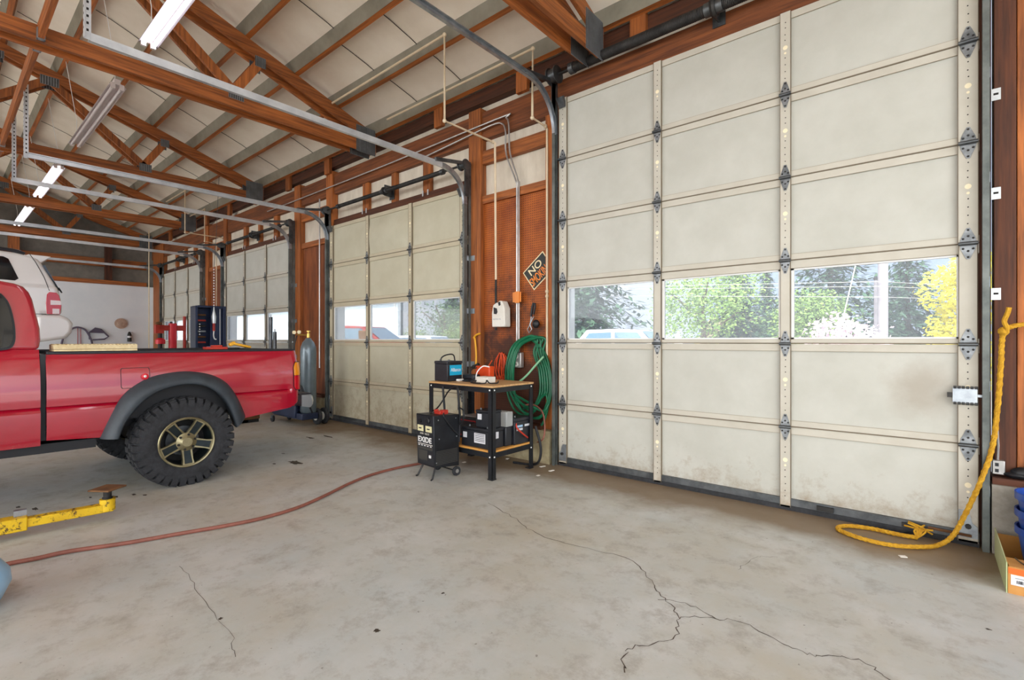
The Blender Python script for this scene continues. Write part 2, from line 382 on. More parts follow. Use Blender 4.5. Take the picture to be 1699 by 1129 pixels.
# ================================================================== SETTING
# floor, with its cracks and stains as parts
fl = one(MB().box((-17.4, -8, -.2), (4.6, 4.3, 0), 'floor'), 'floor', 'pale worn concrete floor of the workshop', 'floor', kind='structure')
def strip(P, w_, m, z=.0008):
    P = [Vector(p) for p in P]; vs = []; fs = []
    for i, p in enumerate(P):
        a = P[max(0, i - 1)]; b_ = P[min(len(P) - 1, i + 1)]; d = (b_ - a).normalized(); n_ = Vector((-d.y, d.x, 0)); ww = w_ * (.5 + random.random())
        vs += [(p + n_ * ww), (p - n_ * ww)]
    vs = [(v.x, v.y, z) for v in vs]
    for i in range(len(P) - 1): fs.append((2 * i, 2 * i + 2, 2 * i + 3, 2 * i + 1))
    mb = MB(); mb.add(vs, fs, m); return mb
def zz(u, v):   # a point of the floor seen along a known sight line
    a = R(40.26); r_ = (u - 849.5) / 815; t_ = (566 - v) / 815; k = -1.24 / t_
    return Vector(((-math.sin(a) + r_ * math.cos(a)) * k, (math.cos(a) + r_ * math.sin(a)) * k, 0))
def jag(pts, amp=.012):
    P = spline([zz(*p) for p in pts], 7)
    return [p + Vector((random.uniform(-amp, amp), random.uniform(-amp, amp), 0)) for p in P]
for pts in ([(812, 835), (850, 858), (890, 885), (950, 905), (1040, 927), (1075, 960), (1100, 990), (1125, 1025), (1120, 1055), (1085, 1070), (1040, 1080), (1038, 1115)],
            [(1127, 1025), (1180, 1027), (1235, 1035), (1300, 1070), (1350, 1088), (1420, 1095), (1475, 1126)], [(1095, 995), (1140, 1003), (1185, 1026)],
            [(300, 940), (330, 985), (378, 1045), (388, 1090)], [(1290, 925), (1255, 925), (1225, 945)]):
    strip(jag(pts), .0009 if pts[0] in ((300, 940), (1290, 925)) else .0019, 'crack').build('crack', fl)
def blot(u, v, sx, sy, m='oil', z=.001):
    c_ = zz(u, v); P = []
    for i in range(18):
        a = 2 * math.pi * i / 18; k = random.uniform(.55, 1.1); P.append((c_.x + math.cos(a) * sx * k, c_.y + math.sin(a) * sy * k, z))
    mb = MB(); mb.add(P, [tuple(range(18))], m); return mb
for u, v, a, b_ in ((490, 768, .12, .05), (455, 770, .03, .02), (470, 753, .03, .02), (240, 822, .025, .015), (222, 821, .035, .015), (545, 725, .14, .03), (515, 727, .1, .03), (190, 825, .05, .02),
                  (58, 845, .05, .02), (30, 842, .03, .015), (150, 826, .03, .01), (366, 1027, .012, .01), (625, 1047, .02, .014), (1640, 1045, .012, .008), (735, 985, .01, .01)):
    blot(u, v, a, b_).build('oil_stain', fl)

one(MB().box((-90, -40, -.3), (60, 120, -.06), 'asphalt'), 'ground', 'pale gravel yard outside the doors', 'ground', kind='structure')

# roof slope: height of the top of the rafters
YR = -1.85
def zr(y): return 4.85 + (1.87 - (y if y > YR else 2 * YR - y)) / 3
SL = Vector((0, -3, 1)).normalized(); NM = Vector((0, 1, 3)).normalized()      # up-slope and outward on the north half
def rp(s_, n_, x=0, south=False):  # s_: distance up from y = 4.03
    p = Vector((x, 4.03, zr(4.03))) + SL * s_ + NM * n_
    return Vector((p.x, 2 * YR - p.y, p.z)) if south else p
SP = .600
XA, XB = -17.25, 4.5
cei = MB()
for south in (False, True):
    for k in range(-1, 11):
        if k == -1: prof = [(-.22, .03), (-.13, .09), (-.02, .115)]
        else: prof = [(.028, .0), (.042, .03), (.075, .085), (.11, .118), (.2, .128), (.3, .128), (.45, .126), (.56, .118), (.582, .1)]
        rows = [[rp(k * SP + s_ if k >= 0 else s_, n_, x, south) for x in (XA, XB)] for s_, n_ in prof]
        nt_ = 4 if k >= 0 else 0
        for r0, m_ in ((rows[:nt_], 'insul_shade'), (rows[max(0, nt_ - 1):], 'insulation')):
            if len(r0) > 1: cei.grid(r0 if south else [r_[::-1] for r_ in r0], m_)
rfs = MB()
for south in (False, True): rfs.grid([[rp(s_, .175, x, south) for x in (XA, XB)] for s_ in (-.35, 10.9 * SP)], 'grey_metal')
one(rfs, 'roof', 'metal roof sheeting above the insulation', 'roof', kind='structure')
ceil = one(cei, 'ceiling', 'white insulation sheets lining the pitched roof between the purlins', 'ceiling', kind='structure')
sm = MB()
for x in (-15.2, -14.1, -12.1, -10.9, -8.7, -7.5, -5.0, -4.2, -2.7, -1.2, .3):
    for k in range(0, 9):
        P = [rp(k * SP + s_, n_ - .006, x + .05 * math.sin(k * 3 + x) + .08 * (s_ - .3) * (1 if int(x * 10) % 2 else -1), False) for s_, n_ in ((.04, .085), (.075, .118), (.2, .124), (.45, .122), (.56, .114))]
        sm.tube(P, .0045, 'seam', 4)
sm.build('insulation_seam', ceil)

ORD = ['lowest', 'second', 'third', 'fourth', 'fifth', 'sixth', 'seventh', 'eighth', 'ninth', 'tenth', 'topmost']
for k in range(0, 11):
    mb = MB(); c_ = rp(k * SP, .07); mb.obox(((XA + XB) / 2, c_.y, c_.z), ((1, 0, 0), SL, NM), ((XB - XA) / 2 - .02, .026, .07), 'wood_x')
    one(mb, 'purlin', ORD[k] + ' brown roof purlin counted up from the door wall', 'roof purlin', 'roof purlins')

# roof trusses, each a pair of plies
def truss(xc, label):
    tr = thing('roof_truss', label, 'roof truss', (xc, 0, 3.85), 'roof trusses')
    for sx in (-.078, .078):
        x = xc + sx; yw = 4.02; ys = 2 * YR - yw
        MB().box((x - .019, ys, 3.85), (x + .019, yw, 3.99), 'wood_y').build('bottom_chord', tr)
        for a in (1, -1):
            f = (lambda y: y) if a == 1 else (lambda y: 2 * YR - y)
            mb = MB(); pts = [(x - .019, f(yw), zr(yw) - .005), (x - .019, f(YR), zr(YR) - .005), (x - .019, f(YR), zr(YR) - .155), (x - .019, f(yw), zr(yw) - .155)]
            mb.prism(pts, (.038, 0, 0), 'wood_y'); mb.build('top_chord', tr)
            for p, q in (((2.16, 4.0), (2.46, 4.47)), ((2.22, 4.0), (1.10, 4.93)), ((1.05, 4.93), (-.1, 4.0)), ((-.14, 4.0), (-.62, 5.5)), ((-.66, 5.5), (-1.8, 4.0))):
                d = 0.0
                mb = MB(); mb.beam((x, f(p[0]), p[1]), (x, f(q[0]), q[1]), .095, .037, 'wood_z', up=(1, 0, 0)); 
                mb.build('web_member', tr)
            xp = x + .0215
            for (yy, z0, wd, ht) in ((3.86, 4.0, .3, .36), (2.2, 4.0, .16, .12), (2.46, 4.47, .12, .12), (1.08, 4.93, .2, .13), (.55, 5.1, .16, .1), (-.12, 4.0, .16, .12)):
                nn = 14 if ht > .3 else 7; mb = MB()
                mb.box((xp - .0022, f(yy) - wd / 2, z0 - ht / 2), (xp, f(yy) + wd / 2, z0 + ht / 2), 'plate_grey')
                for i in range(nn): mb.box((xp, f(yy) - wd / 2 + wd * (i + .3) / nn, z0 - ht / 2 + .005), (xp + .0015, f(yy) - wd / 2 + wd * (i + .6) / nn, z0 + ht / 2 - .005), 'iron')
                mb.build('gang_plate', tr)
    return tr
TX = [-2.39, -6.0, -9.61, -13.22, -16.75]
for x, l in zip(TX, ('nearest roof truss, over the tall overhead door', 'second roof truss, above the red pickup tailgate', 'third roof truss, between the dark lamp and the first lit lamp beyond it', 'fourth roof truss, above the far lit lamp', 'last roof truss, close to the white end wall')): truss(x, 'timber double ' + l)
for i in range(4):
    mb = MB().box((TX[i] - .1, .592, 3.86), (TX[i + 1] + .1, .63, 4.0), 'wood_x'); x0 = TX[i + 1] + .1
    o = thing('brace_board', ('nearest', 'second', 'third', 'farthest')[i] + ' orange brace board in the line hung between the roof trusses', 'brace board', ((TX[i] + TX[i + 1]) / 2, .611, 3.86), 'brace boards')
    mb.build('board', o)
    for xx, sg in ((TX[i] - .103, -1), (TX[i + 1] + .103, 1)):
        h_ = MB(); h_.box((xx, .585, 3.855), (xx + sg * .05, .637, 3.858), 'galv'); h_.box((xx, .583, 3.855), (xx + sg * .04, .591, 3.95), 'galv'); h_.box((xx, .631, 3.855), (xx + sg * .04, .639, 3.95), 'galv'); h_.build('joist_hanger', o)

# the door wall
BIG = (-2.82, .235); SM = [(-7.2, -4.15), (-11.53, -8.48), (-15.9, -12.85)]
wall = MB()
for a, b_, z0 in ((-17.3, -15.98, .33), (-12.77, -11.6, .33), (-8.4, -7.28, .33), (-4.07, -2.9, .33), (.3, 4.5, .4)):
    wall.box((a, 4.2, z0), (b_, 4.24, 4.25), 'insul_wall')
for a, b_ in SM: wall.box((a - .08, 4.2, 3.07), (b_ + .08, 4.24, 4.25), 'insul_wall')
wall.box((BIG[0] - .08, 4.2, 3.68), (.3, 4.24, 4.25), 'insul_wall')
one(wall, 'wall_north', 'white insulation lining of the long wall with the overhead doors', 'wall', kind='structure')
BAYN = ('between the tall door and the second door', 'between the second and third doors', 'between the third and fourth doors', 'beyond the fourth door', 'beside the tall door at the right')
for (a, b_, z0), bn in zip(((-4.07, -2.9, .33), (-8.4, -7.28, .33), (-12.77, -11.6, .33), (-17.3, -15.98, .33), (.285, 4.5, .4)), BAYN):
    mb = MB().box((a, 4.0, 0), (b_, 4.3, z0), 'concrete_grey' if a > 0 else 'concrete_stub')
    tag(mb.build('concrete_curb'), 'rough low concrete curb at the wall foot ' + bn, 'curb', 'concrete curbs', 'structure')
# wall posts
def post(a, b_, z1, label, m='wood_z', y0=4.1, z0=.33, y1=4.199):
    return one(MB().box((a, y0, z0), (b_, y1, z1), m), 'wall_post', label, 'wall post', 'wall posts', bevel=.004)
post(-4.145, -3.95, 3.94, 'brown timber post right of the second overhead door'); post(-3.02, -2.875, 3.57, 'narrow timber post left of the tall overhead door')
post(-7.39, -7.2, 3.94, 'brown timber post left of the second overhead door'); post(-8.47, -8.27, 3.94, 'brown timber post right of the third overhead door')
post(-11.72, -11.54, 3.94, 'brown timber post left of the third overhead door'); post(-12.84, -12.64, 3.94, 'brown timber post right of the fourth overhead door')
post(-16.95, -16.02, 3.94, 'brown timber post left of the fourth overhead door'); post(.3, .395, 3.57, 'dark timber post at the right of the tall door carrying the track brackets', 'darkwood_z', z0=.44)
post(.398, .44, 3.57, 'lighter orange board beside the dark post at the right edge', 'wood_z', z0=.44)
one(MB().box((-17.2, 4.13, 3.575), (4.5, 4.199, 3.89), 'midwood_x'), 'header_beam', 'long brown header beam running above all the overhead doors', 'beam', kind='thing')
one(MB().box((-17.2, 4.1, 3.99), (4.5, 4.199, 4.135), 'darkwood_x'), 'eave_beam', 'dark eave beam under the lowest roof edge along the door wall', 'beam', kind='thing')
for (a, b_), n_ in zip(SM, ('second', 'third', 'fourth')):
    one(MB().box((a + .005, 4.125, 3.06), (b_ - .005, 4.199, 3.16), 'darkwood_x'), 'door_lintel', 'dark board just above the %s overhead door' % n_, 'lintel', 'door lintels', 'thing')
    for i, fx in enumerate((.28, .505, .735)):
        xx = a + (b_ - a) * fx; mb = MB().box((xx - .05 - .02 * (i != 1), 4.14, 3.162), (xx + .05 + .02 * (i != 1), 4.195, 3.573), 'wood_z')
        o = thing('cripple_stud', ('left', 'middle', 'right')[i] + ' short upright stud above the %s overhead door' % n_, 'wall stud', (xx, 4.17, 3.16), 'short studs above the doors')
        mb.build('stud', o)
        if i != 1:
            for dx in (-.05, .05): MB().box((xx + dx - .012, 4.118, 3.12), (xx + dx + .012, 4.1225, 3.19), 'steel_light').build('strap', o)
x = -16.6; i = 0
while x < 1:
    if min(abs(x - t_) for t_ in TX) > .2:
        one(MB().box((x - .075, 4.05, 3.895), (x + .075, 4.098, 4.2), 'wood_z'), 'block_stud', 'short orange block on the header beam, %s in line from the far end' % ('first second third fourth fifth sixth seventh eighth ninth tenth eleventh twelfth thirteenth'.split()[i]), 'wall block', 'short blocks under the eave'); i += 1
    x += 1.33
for (a, b_), bn in zip(((-3.95, -3.02), (-8.27, -7.39), (-12.64, -11.72)), BAYN[:3]):
    one(MB().box((a, 4.13, 3.29), (b_, 4.19, 3.44), 'wood_x'), 'wall_girt', 'upper brown girt ' + bn, 'wall girt', 'wall girts')
    one(MB().box((a, 4.13, 2.83), (b_, 4.19, 2.92), 'wood_x'), 'wall_girt', 'lower brown girt over the board ' + bn, 'wall girt', 'wall girts')
    pegged = bn == BAYN[0]
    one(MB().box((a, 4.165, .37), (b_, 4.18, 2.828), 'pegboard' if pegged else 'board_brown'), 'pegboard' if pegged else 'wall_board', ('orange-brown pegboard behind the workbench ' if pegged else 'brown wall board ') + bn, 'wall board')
    one(MB().box((a, 4.02, .331), (b_, 4.16, .37), 'darkwood_x'), 'sill_board', 'dark sill board lying on the concrete curb ' + bn, 'sill board')
one(MB().box((.288, 4.02, .401), (4.5, 4.199, .438), 'darkwood_x'), 'sill_board', 'dark sill board lying on the concrete curb at the right edge', 'sill board')
mb = MB().box((.442, 4.15, .44), (4.5, 4.19, 2.3), 'board_brown'); one(mb, 'wall_board', 'brown boarding right of the post at the right edge', 'wall board')

# end wall
wl = MB(); wl.box((-17.35, -8, 0), (-17.25, 4.25, 2.8), 'white_panel'); wl.box((-17.4, -8, 2.8), (-17.3, 4.25, 6.1), 'grey_metal')
one(wl, 'wall_west', 'far end wall, white panel below and bare grey metal above', 'wall', kind='structure')
for z0, z1, l in ((2.802, 2.91, 'orange board along the top of the white end wall panel'), (3.28, 3.5, 'upper orange girt across the grey end wall')):
    one(MB().box((-17.299, -8, z0), (-17.2, 4.0, z1), 'wood_y'), 'end_wall_girt', l, 'wall girt')
one(MB().box((-17.245, 1.2, 2.912), (-17.1, 1.4, 3.84), 'wood_z'), 'end_wall_post', 'short bright orange post on the end wall above the white vehicle', 'wall post')
one(MB().box((-17.245, 3.05, 2.912), (-17.1, 3.2, 3.84), 'darkwood_z'), 'end_wall_post', 'dark upright post high on the end wall', 'wall post')

# ------------------------------------------------------------------ overhead doors
def hinge_mesh(wide=False):
    mb = MB(); s_ = .038 if wide else .032; y = 0
    for sg in (1, -1):
        mb.prism([(-s_, y, sg * .006), (s_, y, sg * .006), (s_ * .85, y, sg * .036), (.008, y, sg * .094), (-.008, y, sg * .094), (-s_ * .85, y, sg * .036)], (0, -.004, 0), 'hinge')
        for px, pz in ((0, .082), (-s_ * .6, .03), (s_ * .6, .032), (0, .045)): mb.lathe([(.007, 0), (.005, .004)], (px, -.004, sg * pz), (0, -1, 0), 'iron', 6)
    mb.lathe([(.011, 0), (.011, 2 * s_ + .012)], (-s_ - .006, -.014, 0), (1, 0, 0), 'galv_dark', 10)
    mb.box((-s_, -.012, -.012), (s_, 0, .012), 'galv_dark')
    return mb.mesh('hinge')
HM, HW = hinge_mesh(), hinge_mesh(True)
def overhead_door(n_, xl, xr, ns, win, label, buckle=None, dm_='door', rm_='door_rail'):
    d = thing('door_%d' % n_, label, 'overhead door', ((xl + xr) / 2, 4.09, 0), kind='structure'); h = .6096
    cs = [xl + .05 + (xr - xl - .1) * k / 3 for k in range(4)]
    for i in range(ns):
        z0, z1 = i * h + .0015 + (.02 if i == 0 else 0), (i + 1) * h - .0015; mb = MB()
        zt_, zb_ = z1 - .05, z0 + .045
        if i == win: zb_ = z0 + .03; zt_ = z1 - .055
        mb.box((xl, 4.066, z0), (xr, 4.115, zb_), rm_); mb.box((xl, 4.066, zt_), (xr, 4.115, z1), rm_)
        mb.box((xl, 4.0655, zb_), (xr, 4.068, zb_ + .0025), 'door_crease'); mb.box((xl, 4.0655, zt_ - .0025), (xr, 4.068, zt_), 'door_crease')
        mb.box((xl, 4.062, z0 - .0015), (xr, 4.07, z0 + .006), 'door_line')
        for k, c_ in enumerate(cs):
            wd = .045 if k in (0, 3) else .034
            if i == win: wd *= .92
            mb.box((c_ - wd, 4.05, z0), (c_ + wd, 4.112 if i == win else 4.09, z1), rm_)
            for sx in (-1, 1): mb.box((c_ + sx * wd - .0018, 4.0495, z0), (c_ + sx * wd + .0018, 4.0705, z1), 'door_line')
            if i != win:
                for j, zz_ in enumerate((.08, .12, .17, .22, .27, .40, .44, .49, .53)):
                    mb.lathe([(.0042, 0), (.0042, .0008)], (c_ + random.uniform(-.002, .002), 4.0502, z0 + zz_), (0, -1, 0), 'hole', 6)
                mb.lathe([(.016, 0), (.016, .0008)], (c_, 4.0502, z0 + .345), (0, -1, 0), 'knockout', 12); mb.lathe([(.008, 0), (.008, .0008)], (c_, 4.0502, z0 + .305), (0, -1, 0), 'knockout', 8)
        s_ = None
        if i != win:
            for k in range(3):
                a, b_ = cs[k] + .03, cs[k + 1] - .03; bk = (buckle or {}).get((i, k), 0); nx = 14 if bk else 1; nz = 14 if bk else 1
                rows = []
                for r_ in range(nz + 1):
                    v_ = r_ / nz; row = []
                    for q in range(nx + 1):
                        u_ = q / nx; row.append((a + (b_ - a) * u_, 4.078 - bk * math.sin(math.pi * v_) ** 1.3 * math.sin(math.pi * min(1, .12 + u_ * .76)) , zb_ + (zt_ - zb_) * v_))
                    rows.append(row)
                mb.grid(rows, dm_)
                mb.add([(a, 4.11, zb_), (b_, 4.11, zb_), (b_, 4.11, zt_), (a, 4.11, zt_)], [(3, 2, 1, 0)], dm_)
        s_ = mb.build('door_section', d)
        if i == win:
            for k in range(3):
                a, b_ = cs[k] + .033, cs[k + 1] - .033; fm = MB()
                for bx in (((a, 4.08, zb_), (a + .018, 4.105, zt_)), ((b_ - .018, 4.08, zb_), (b_, 4.105, zt_)), ((a, 4.08, zb_), (b_, 4.105, zb_ + .014)), ((a, 4.08, zt_ - .014), (b_, 4.105, zt_))): fm.box(*bx, 'white')
                fm.build('glazing_frame', s_)
                MB().box((a + .018, 4.09, zb_ + .014), (b_ - .018, 4.094, zt_ - .014), 'window_glass').build('window_pane', s_)
        if i:
            for k, c_ in enumerate(cs): link('hinge', HW if k in (0, 3) else HM, d, (c_, 4.0495, i * h))
    sb = MB(); sb.box((xl, 4.055, .035), (xr, 4.118, .085), 'galv_dark'); sb.build('bottom_bracket_rail', d)
    sb = MB(); sb.box((xl, 4.05, 0), (xr, 4.125, .034), 'rubber'); sb.build('bottom_seal', d)
    for c_ in (cs[0], cs[3]):
        b_ = MB(); sg = 1 if c_ == cs[0] else -1
        b_.prism([(c_ - .043, 4.049, .05), (c_ + .043, 4.049, .05), (c_ + .043, 4.049, .12), (c_ + .02, 4.049, .14), (c_ + .005, 4.049, .2), (c_ - .01, 4.049, .215), (c_ - .043, 4.049, .215)] if sg < 0 else [(c_ - .043, 4.049, .05), (c_ + .043, 4.049, .05), (c_ + .043, 4.049, .215), (c_ + .01, 4.049, .215), (c_ - .005, 4.049, .2), (c_ - .02, 4.049, .14), (c_ - .043, 4.049, .12)], (0, -.005, 0), 'galv'); b_.cyl((c_, 4.03, .12), (c_, 4.044, .12), .015, 'iron', 8); b_.build('corner_bracket', d)
        b_ = MB(); b_.obox((c_, 4.03, ns * h - .05), ((1, 0, 0), (0, 1, .6), (0, -.6, 1)), (.035, .02, .05), 'galv_dark'); b_.build('top_roller_bracket', d)
    return d, cs
D1, CS1 = overhead_door(1, *BIG, 6, 2, 'tall cream overhead door nearest the camera, six sections high', {(5, 2): .012, (5, 1): .004})
D2, _ = overhead_door(2, *SM[0], 5, 2, 'second overhead door behind the workbench, with a buckled top middle panel', {(4, 1): .05, (4, 0): .006, (3, 0): .004}, 'door_dirty', 'rail_dirty')
D3, _ = overhead_door(3, *SM[1], 5, 2, 'third overhead door behind the red pickup tailgate', {(4, 1): .006})
D4, _ = overhead_door(4, *SM[2], 5, 2, 'farthest overhead door, beside the white end wall')
lk = MB(); lk.box((.115, 4.03, .865), (.225, 4.0485, .955), 'galv'); 
for zc in (.862, .958):
    for j in range(6): lk.lathe([(.009, 0), (.009, .014)], (.118 + j * .019, 4.032, zc), (1, 0, 0), 'galv_dark', 8)
lk.box((.09, 4.03, .895), (.113, 4.045, .925), 'iron'); lk.box((.226, 4.035, .903), (.262, 4.043, .918), 'galv'); lk.build('slide_lock', D1)
sr = MB(); sr.box((-.6, 4.03, .045), (-.5, 4.054, .075), 'iron'); sr.box((-.13, 4.03, .045), (-.02, 4.054, .07), 'iron'); sr.cyl((0, 4.035, .07), (.2, 4.035, .065), .009, 'rust', 6); sr.build('bottom_latch', D1)

for (a, b_), n_, h_ in zip([BIG] + SM, ('tall', 'second', 'third', 'fourth'), (3.66, 3.06, 3.06, 3.06)):
    for x0, x1, sd_ in ((a - .05, a + .03, 'left'), (b_ - .06, b_ + .0555, 'right')):
        one(MB().box((x0, 4.128, 0), (x1, 4.15, h_), 'darkwood_z').box((x0, 4.15, 0), (x1, 4.3, h_), 'white'), 'door_jamb', 'dark %s jamb of the %s overhead door' % (sd_, n_), 'door jamb', 'door jambs', 'structure')
# ------------------------------------------------------------------ door tracks
def sweep(P, Xside, m):
    C = [(-.027, 0), (.027, 0), (.027, .03), (.019, .03), (.019, .006), (-.019, .006), (-.019, .03), (-.027, .03)]
    rows = []
    for i, p in enumerate(P):
        a = Vector(P[max(0, i - 1)]); b_ = Vector(P[min(len(P) - 1, i + 1)]); d = (b_ - a).normalized(); n_ = Vector((0, -d.z, d.y))
        rows.append([Vector(p) + n_ * c_[0] + Vector((Xside * c_[1], 0, 0)) for c_ in C])
    mb = MB(); k = len(C)
    mb.grid(rows, m, closed=True); q = len(mb.v)
    mb.f += [[0, 1, 2, 3, 4, 5, 6, 7], [q - 8 + j for j in range(8)]]; mb.m += [0, 0]
    return mb
def track(xe, inward, H, label, yend=.65, rr=.36, hang=None, grey='track_grey', light='steel_light', plates=True):
    o = thing('door_track', label, 'door track', (xe, 4.02, 0), 'overhead door tracks'); yv = 4.02; zh = H + .15
    xo = xe - inward * .03
    sweep([(xo, yv, 0), (xo, yv, zh - rr)], inward, grey).build('vertical_track', o)
    A = [(xo, yv - rr + rr * math.cos(a), zh - rr + rr * math.sin(a)) for a in [i * math.pi / 2 / 12 for i in range(13)]]
    sweep(A, inward, 'galv').build('curved_track', o)
    sweep([(xo, yv - rr, zh), (xo, yend, zh)], inward, light).build('horizontal_track', o)
    an = MB(); an.box((xo - inward * .003, 4.06, .02), (xo - inward * .006 , 4.1, H + .1), grey); an.box((xo - inward * .004, 3.99, H - .1), (xo - inward * .007, 4.1, H + .28), 'galv_dark'); an.build('wall_angle', o)
    bk = MB()
    for zb_ in [.35 + .62 * j for j in range(int(H / .62))]:
        bk.box((xo - inward * .005, 4.035, zb_ - .03), (xo - inward * .0, 4.098, zb_ + .03), 'galv')
        if plates: bk.box((xo - inward * .07, 4.094, zb_ - .03), (xo, 4.099, zb_ + .03), 'galv')
    bk.build('track_bracket', o)
    fp = MB(); fp.beam((xo - inward * .008, 4.08, H + .27), (xo - inward * .008, 3.55, H + .18), .03, .035, 'galv_dark'); fp.beam((xo - inward * .008, 4.03, H + .26), (xo - inward * .008, 4.03, H - .12), .008, .06, 'galv_dark', up=(0, 1, 0)); fp.build('flag_bracket', o)
    if hang:
        hg = MB(); x0 = xo - inward * .012
        hg.box((x0, yend - .03, zh - .03), (x0 + .003, yend + .01, hang), 'steel_light'); hg.box((x0, yend - .03, zh - .03), (x0 + .035, yend - .027, hang), 'steel_light')
        z_ = zh + .03
        while z_ < hang - .02:
            for xx in (x0 - .0006, x0 + .003): hg.box((xx, yend - .014, z_ - .008), (xx + .0006, yend - .002, z_ + .008), 'hole')
            hg.box((x0 + .012, yend - .0306, z_ - .007), (x0 + .024, yend - .03, z_ + .007), 'hole'); z_ += .045
        hg.build('perforated_hanger', o)
    return o
track(BIG[0] - .01, 1, 3.58, 'galvanised track on the left side of the tall door', .65, .42, 5.3, light='galv')
track(BIG[1] + .01, -1, 3.58, 'grey-green upright track on the right side of the tall door', .65, .42, None, plates=False)
for (a, b_), n_ in zip(SM, ('second', 'third', 'fourth')):
    track(a - .01, 1, 3.048, 'galvanised track on the left side of the %s overhead door' % n_, hang=3.95 if n_ == 'second' else 3.9)
    track(b_ + .01, -1, 3.048, 'galvanised track on the right side of the %s overhead door' % n_, hang=5.2 if n_ == 'second' else 4.0)
# torsion shafts with springs and cable drums
def shaft(xl, xr, z, label, big=False):
    o = thing('torsion_shaft', label, 'torsion shaft', ((xl + xr) / 2, 4.0, z), 'torsion shafts'); y = 4.0; xm = (xl + xr) / 2
    MB().cyl((xl - .06, y, z), (xr + .06, y, z), .0135, 'iron', 10).build('shaft', o)
    rs = .047 if big else .028
    for a, b_ in ((xl + (.2 if big else .35), xm - .05), (xm + .05, xr - (.2 if big else .35))):
        mb = MB(); L = b_ - a; nn = int(L / .013) * 2
        mb.lathe([(rs - (.003 if k % 2 else 0), L * k / nn) for k in range(nn + 1)], (a, y, z), (1, 0, 0), 'iron', 14); mb.lathe([(rs + .006, 0), (rs + .006, .05)], (a - .03, y, z), (1, 0, 0), 'galv_dark', 14); mb.lathe([(rs + .006, 0), (rs + .006, .05)], (b_ - .02, y, z), (1, 0, 0), 'galv_dark', 14)
        mb.build('spring', o)
    for xx in (xl - .02, xr + .02):
        mb = MB(); rd = .085 if big else .06
        mb.lathe([(.02, -.055), (rd, -.05), (rd, -.04), (rd - .018, -.035), (rd - .018, .035), (rd, .04), (rd, .05), (.02, .055)], (xx, y, z), (1, 0, 0), 'galv_dark', 20); mb.build('cable_drum', o)
    mb = MB(); mb.box((xm - .006, 4.0, z - .06), (xm + .006, 4.13, z + .09), 'galv_dark'); mb.box((xm - .05, 4.12, z - .09), (xm + .05, 4.128, z + .1), 'galv_dark'); mb.lathe([(rs + .02, -.02), (rs + .03, 0), (rs + .02, .02)], (xm, y, z), (1, 0, 0), 'iron', 12); mb.build('centre_bracket', o)
    return o
shaft(*BIG, 3.88, 'thick dark spring shaft above the tall door', True)
for (a, b_), n_ in zip(SM, ('second', 'third', 'fourth')): shaft(a, b_, 3.29, 'dark spring shaft above the %s overhead door' % n_)

# ------------------------------------------------------------------ ceiling lamps
def lamp(x0, x1, lit, label):
    y, z = 1.30, 4.0; o = thing('fluorescent_lamp', label, 'ceiling lamp', ((x0 + x1) / 2, y, z), 'fluorescent lamps')
    mb = MB(); mb.prism([(x0, y - .022, z + .018), (x0, y + .022, z + .018), (x0, y + .03, z + .075), (x0, y - .03, z + .075)], (x1 - x0, 0, 0), 'lamp_white'); mb.build('housing', o)
    mb = MB()
    for sg in (-1, 1): mb.prism([(x0, y + sg * .02, z + .04), (x0, y + sg * .075, z + .0), (x0, y + sg * .075, z - .004), (x0, y + sg * .02, z + .033)], (x1 - x0, 0, 0), 'reflector_grey' if lit else 'lamp_white')
    mb.build('reflector', o)
    for sg in (-1, 1): MB().cyl((x0 + .03, y + sg * .038, z - .006), (x1 - .03, y + sg * .038, z - .006), .0155, 'tube_lit' if lit else 'tube_off', 12).build('tube', o)
    for xx in (x0 + .015, x1 - .015):
        for sg in (-1, 1): MB().box((xx - .014, y + sg * .038 - .02, z - .028), (xx + .014, y + sg * .038 + .02, z + .03), 'lamp_white').build('lamp_holder', o)
    mb = MB()
    for xx in (x0 + .12, x1 - .12): mb.tube([(xx, y, z + .08), (xx, y, z + .3), (xx, 1.184, zr(1.184) + .03)], .004, 'white', 6)
    mb.build('hanging_wire', o)
lamp(-5.55, -3.12, True, 'lit twin-tube lamp closest to the camera, at the top of the photo')
lamp(-9.15, -6.7, False, 'unlit white twin-tube lamp hanging between the lit ones')
lamp(-12.95, -10.5, True, 'lit twin-tube lamp just beyond the unlit one')
lamp(-16.5, -14.05, True, 'lit twin-tube lamp farthest away by the end wall')

# ------------------------------------------------------------------ pipes
def pipe(P, r, m, name, label, n=6, cl=()):
    mb = MB(); mb.tube(spline(P, n) if n > 1 else P, r, m, 8); o = thing(name, label, 'pipe', mb.v[0], 'pipes and conduits'); mb.build('pipe', o)
    for c_ in cl: MB().sphere(c_, r * 1.7, m, 10).build('fitting', o)
    return o
def zp(s_): p = rp(s_, .0); return p
pipe([(-6.0, 3.36, 4.33), (-3.72, 3.34, 4.33), (-3.72, 3.34, 3.46), (-3.72, 4.06, 3.47), (-3.70, 4.075, 3.46), (-3.70, 4.09, 1.93)], .0125, 'cream_pipe', 'air_pipe', 'cream pipe dropping from the purlin to the pegboard above the white jug', 1, [(-3.72, 3.34, 4.33), (-3.72, 3.34, 3.46), (-3.72, 4.06, 3.47)])
pipe([(-5.4, 3.85, 4.14), (-2.99, 3.85, 4.14), (-2.99, 3.84, 3.45), (-2.99, 4.06, 3.44), (-2.99, 4.09, 3.42), (-2.99, 4.09, 1.09)], .0125, 'cream_pipe', 'air_pipe', 'cream pipe running down beside the left track of the tall door', 1, [(-2.99, 3.85, 4.14), (-2.99, 3.84, 3.45), (-2.99, 4.06, 3.44), (-2.99, 4.09, 1.75), (-2.99, 4.09, 1.7)])
